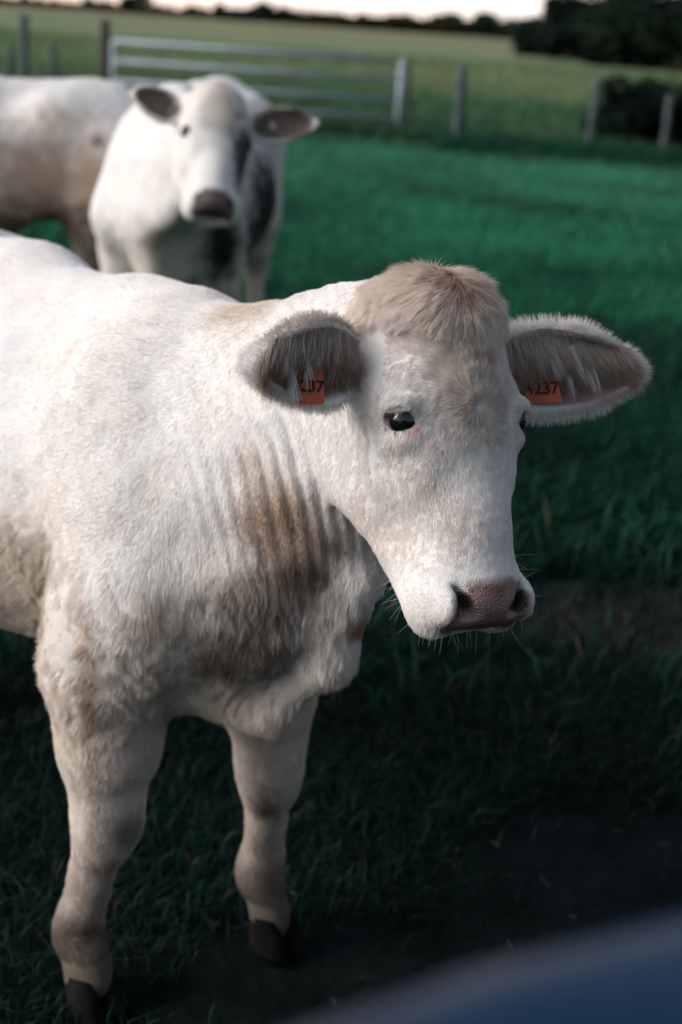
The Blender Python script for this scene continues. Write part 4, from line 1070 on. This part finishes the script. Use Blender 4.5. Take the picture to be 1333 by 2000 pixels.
# skyline: (photo x, height in m, kind)
sky_line = [(-60, 2.4, 3), (10, 2.2, 4), (75, 2.6, 3), (140, 2.3, 4), (205, 3.0, 3), (262, 4.3, 0), (300, 2.5, 4), (330, 2.6, 3), (385, 3.4, 1), (425, 3.3, 2), (470, 2.9, 4), (498, 4.2, 0), (527, 4.4, 1), (575, 2.9, 3), (625, 3.2, 4), (672, 3.3, 3), (712, 3.2, 4),
            (745, 3.6, 3), (790, 3.6, 4), (835, 4.0, 3), (868, 5.6, 0), (905, 4.6, 4), (940, 5.0, 2), (968, 5.9, 1), (1000, 4.2, 3), (1035, 4.2, 4)]
for n_, (px, hh, kd) in enumerate(sky_line):
    rt = protos[kd] if kd not in used else copy_thing(protos[kd]); used.add(kd)
    D = 235 + 25 * math.sin(px)
    q = P(px, 60, D); rt.location = (q[0], q[1], float(gz(q[0], q[1])) - 0.25)
    hb = 5.0 if kd < 3 else 3.3
    rt.scale = (hh / hb * (1.15 if kd < 3 else 1.3), hh / hb, hh / hb); rt.rotation_euler.z = rnd.uniform(-0.5, 0.5)
    tag(rt, ['rounded dark tree standing above the far hedge line', 'low brownish hedge bush on the skyline of the far field'][kd > 2], 'tree', 'distant trees and bushes along the skyline')

dk = [make_tree('dark_tree', 9, (4.6, 3.4, 3.9), 9500, 0.32, 44, (0.004, 0.011, 0.007), (0.012, 0.030, 0.017), 61 + i, 4.0) for i in range(2)]
for n_, (px, D, sc, lb) in enumerate([(1108, 92, 0.60, 'dark dense tree at the left end of the right hand clump'), (1222, 84, 0.62, 'dark dense tree in the middle of the right hand clump'),
                                      (1335, 78, 0.62, 'dark dense tree at the right edge, nearest of its clump'), (1440, 74, 0.75, 'dark dense tree just outside the right edge of its clump')]):
    rt = dk[n_] if n_ < 2 else copy_thing(dk[n_ % 2])
    q = P(px, 100, D); rt.location = (q[0], q[1], float(gz(q[0], q[1]))); rt.scale = (sc * (1.0 if n_ == 0 else 1.25), sc, sc); rt.rotation_euler.z = n_ * 1.7 if n_ else 0
    tag(rt, lb, 'tree', 'dark trees at the right of the skyline')

# continuous low hedgerow closing the field
r_ = np.random.default_rng(5)
hx, hy = [], []
n = 26000; px_ = r_.uniform(-500, 1500, n); pr = np.stack([px_ / 60, px_ * 0, px_ * 0], 1)
D_ = 262 + r_.normal(0, 1.5, n); cen = np.stack([(px_ - 666.5) / 2777.8 * D_, D_ * 0.9466], 1)
top = (1.1 + 1.3 * sstep(150, 700, px_) + 0.6 * sstep(850, 1000, px_)) * (1 + 0.45 * fbm(pr, 1.0, 3, 7))
z = gz(cen[:, 0], cen[:, 1]) - 0.3 + top * r_.random(n) ** 0.8
p = np.stack([cen[:, 0], cen[:, 1], z], 1); u = nrm(r_.normal(0, 1, (n, 3))); v = nrm(np.cross(u, r_.normal(0, 1, (n, 3)))); s_ = 0.30 * r_.uniform(0.5, 1.2, (n, 1))
V = np.stack([p - u * s_, p + v * s_ * .6, p + u * s_, p - v * s_ * .6], 1).reshape(-1, 3)
f = r_.random((n, 1)); C = np.array((0.008, 0.014, 0.008)) * (1 - f) + np.array((0.035, 0.036, 0.02)) * f
tag(mesh_np('hedgerow', V, np.arange(n * 4).reshape(-1, 4), M_LEAF, None, False, np.repeat(C, 4, 0)), 'long low hedgerow closing the far side of the field under the sky', 'hedge')

def bush(name, c, rad, nleaf, leaf, c0, c1, seed, label):
    V, Q, C = crown_mesh(rad, nleaf, leaf, 26, c0, c1, seed); V[:, 2] = np.abs(V[:, 2] + rad[2] * 0.8)
    tv, tq = trunk_mesh(rad[2] * 1.4, 0.03, seed)
    root = bpy.data.objects.new(name, None); COL.objects.link(root); root.location = c
    mesh_np('foliage', V, Q, M_LEAF, root, False, C); mesh_np('stem', tv, tq, M_BARK, root)
    tag(root, label, 'bush'); return root
for px_, D_, rr, hh, lb in [(1085, 95, 5.0, 2.0, 'low dark thicket at the left foot of the right hand tree clump'), (1190, 88, 5.5, 2.2, 'low dark thicket under the middle of the tree clump'), (1300, 82, 5.5, 2.3, 'low dark thicket under the tree at the right edge')]:
    q = P(px_, 100, D_); bush('thicket', (q[0], q[1], float(gz(q[0], q[1])) - 0.6), (rr, 2.5, hh), 9000, 0.28, (0.004, 0.011, 0.007), (0.012, 0.030, 0.017), int(px_), lb)
# unseen dark trees added outside the frame to block sky light from the right
for n_, (tx, ty, sc) in enumerate([(14, 3, 0.8), (15.5, 11, 0.9), (16, 20, 0.95), (19, 31, 1.0)]):
    rt = copy_thing(dk[n_ % 2]); rt.location = (tx, ty, 0); rt.scale = (sc, sc, sc); rt.rotation_euler.z = n_ * 2.1
    tag(rt, ['unseen added dark tree beside the parked car, off to the right', 'second unseen added dark tree along the right side of the pasture', 'third unseen added dark tree, level with the fence on the right', 'unseen added dark tree past the fence on the right, before the skyline clump'][n_], 'tree', 'unseen dark trees added along the right side')
q = P(1275, 300, 22.3)
bush('bramble_bush', (q[0], q[1], 0), (1.35, 0.8, 0.75), 20000, 0.045, (0.002, 0.008, 0.006), (0.006, 0.022, 0.013), 71, 'dark bramble bush growing through the fence at the right edge')
q = P(1400, 300, 22.8)
bush('bramble_bush', (q[0], q[1], 0), (0.9, 0.8, 0.75), 9000, 0.045, (0.002, 0.008, 0.006), (0.006, 0.022, 0.013), 72, 'taller dark bramble bush past the thin grey post')

# ------------------------------------------------------------------ parked car, the camera is held just above its roof
M_PAINT, _t, _b = newmat('dark_blue_paint'); _b.inputs['Base Color'].default_value = (0.0001, 0.018, 0.055, 1)
_b.inputs['Roughness'].default_value = 0.22; _b.inputs['Specular IOR Level'].default_value = 0.14
M_TYRE = mat_noise('tyre_rubber', (0.012, 0.012, 0.012), (0.03, 0.03, 0.03), 30, 0.85, 0.3)
M_RIM = mat_noise('wheel_alloy', (0.35, 0.36, 0.37), (0.5, 0.5, 0.52), 20, 0.35, 0.0, metal=0.9)
M_GLASS, _t, _b = newmat('dark_glass'); _b.inputs['Base Color'].default_value = (0.01, 0.013, 0.015, 1); _b.inputs['Roughness'].default_value = 0.05
M_MIRROR, _t, _b = newmat('mirror_glass'); _b.inputs['Base Color'].default_value = (0.02, 0.03, 0.035, 1); _b.inputs['Metallic'].default_value = 0.0; _b.inputs['Roughness'].default_value = 0.08
M_LAMP = mat_noise('headlight_glass', (0.4, 0.42, 0.45), (0.6, 0.62, 0.65), 20, 0.15, 0.0, coat=1.0)
car = bpy.data.objects.new('car', None); COL.objects.link(car); car.location = (0.2411, -0.3201, 0); car.rotation_euler.z = math.radians(-55.3)
tag(car, 'parked dark blue car, only the blurred edge of its roof showing at bottom right', 'car')
def loft(name, secs, mat, parent, cap=True, nn=24, pw=0.35, tl=0.0):
    # secs: (y, cx, half width, z bottom, z top) superelliptic sections
    V = []; q = []
    a = np.linspace(0, 2 * math.pi, nn, endpoint=False)
    for (y, cx, hw, z0, z1) in secs:
        ca, sa = np.cos(a), np.sin(a)
        V.append(np.stack([cx + hw * np.sign(ca) * np.abs(ca) ** pw, np.full(nn, y), (z0 + z1) / 2 + (z1 - z0) / 2 * np.sign(sa) * np.abs(sa) ** pw], 1))
    m = len(secs); V.append(np.array([[secs[0][1], secs[0][0], (secs[0][3] + secs[0][4]) / 2], [secs[-1][1], secs[-1][0], (secs[-1][3] + secs[-1][4]) / 2]]))
    V = np.concatenate(V); V[:, 2] += tl * (V[:, 0] - secs[0][1])
    q = np.array([[k * nn + i, (k + 1) * nn + i, (k + 1) * nn + (i + 1) % nn, k * nn + (i + 1) % nn] for k in range(m - 1) for i in range(nn)])
    tr = np.array([[m * nn, i, (i + 1) % nn] for i in range(nn)] + [[m * nn + 1, (m - 1) * nn + (i + 1) % nn, (m - 1) * nn + i] for i in range(nn)])
    return mesh_np(name, V, [q, tr], mat, parent, True)
loft('body', [(-2.20, 0, .62, .42, .82), (-2.15, 0, .74, .34, .93), (-1.9, 0, .82, .28, .97), (-0.8, 0, .84, .26, .95), (0.7, 0, .84, .26, .93), (1.2, 0, .82, .27, .90), (1.7, 0, .79, .29, .82), (1.90, 0, .72, .34, .74), (1.96, 0, .60, .40, .66)], M_PAINT, car)
loft('cabin_glass', [(-2.10, 0, .55, .88, .96), (-1.75, 0, .62, .88, 1.24), (-1.3, 0, .63, .88, 1.325), (0.35, 0, .63, .88, 1.325), (0.75, 0, .62, .88, 1.17), (1.25, 0, .56, .85, .90)], M_GLASS, car, pw=0.42)
loft('roof', [(-1.62, 0, .52, 1.285, 1.300), (-1.50, 0, .60, 1.290, 1.335), (-1.2, 0, .640, 1.300, 1.375), (-0.5, 0, .648, 1.305, 1.388), (0.2, 0, .646, 1.303, 1.385), (0.50, 0, .630, 1.295, 1.362), (0.64, 0, .58, 1.280, 1.325)], M_PAINT, car, pw=0.45, nn=96)
def wheel(x, y):
    R_ = 0.30
    def disc(name, prof, mat, parent, n=28):
        a = np.linspace(0, 2 * math.pi, n, endpoint=False)
        V = np.concatenate([np.stack([np.full(n, x + dx), y + r * np.cos(a), R_ + r * np.sin(a)], 1) for dx, r in prof]); m = len(prof)
        q = np.array([[k * n + i, k * n + (i + 1) % n, (k + 1) * n + (i + 1) % n, (k + 1) * n + i] for k in range(m - 1) for i in range(n)])
        return mesh_np(name, V, q, mat, parent, True)
    s_ = -1 if x < 0 else 1
    t_ = disc('wheel', [(s_ * -.10, .18), (s_ * -.10, .27), (s_ * -.07, .30), (s_ * .07, .30), (s_ * .10, .27), (s_ * .09, .20)], M_TYRE, car)
    disc('rim', [(s_ * .09, .20), (s_ * .045, .18), (s_ * .055, .08), (s_ * .07, .07), (s_ * .07, .001)], M_RIM, t_)
for x_ in (-0.76, 0.76):
    for y_ in (-1.50, 1.15): wheel(x_, y_)
for x_ in (-0.50, 0.50): loft('headlight', [(1.80, x_, .14, .60, .71), (1.93, x_, .13, .61, .70), (1.97, x_, .09, .62, .68)], M_LAMP, car, pw=0.7)
for x_ in (-0.846, 0.846):
    loft('door_handle', [(-0.35, x_, .014, .80, .825), (-0.24, x_, .020, .80, .83), (-0.13, x_, .014, .80, .825)], M_PAINT, car, pw=0.8)
for sg in (-1, 1):
    loft('door_mirror', [(0.78, sg * .90, .075, .92, 1.03), (0.80, sg * .90, .085, .91, 1.04), (0.85, sg * .89, .080, .915, 1.03), (0.90, sg * .88, .05, .93, 1.00)], M_PAINT, car, pw=0.7)
    dm = [c_ for c_ in car.children if c_.name.startswith('door_mirror')][-1]
    loft('mirror_glass', [(0.7785, sg * .90, .03, .95, .99), (0.7780, sg * .90, .068, .928, 1.022)][::-1], M_MIRROR, dm, pw=0.7)
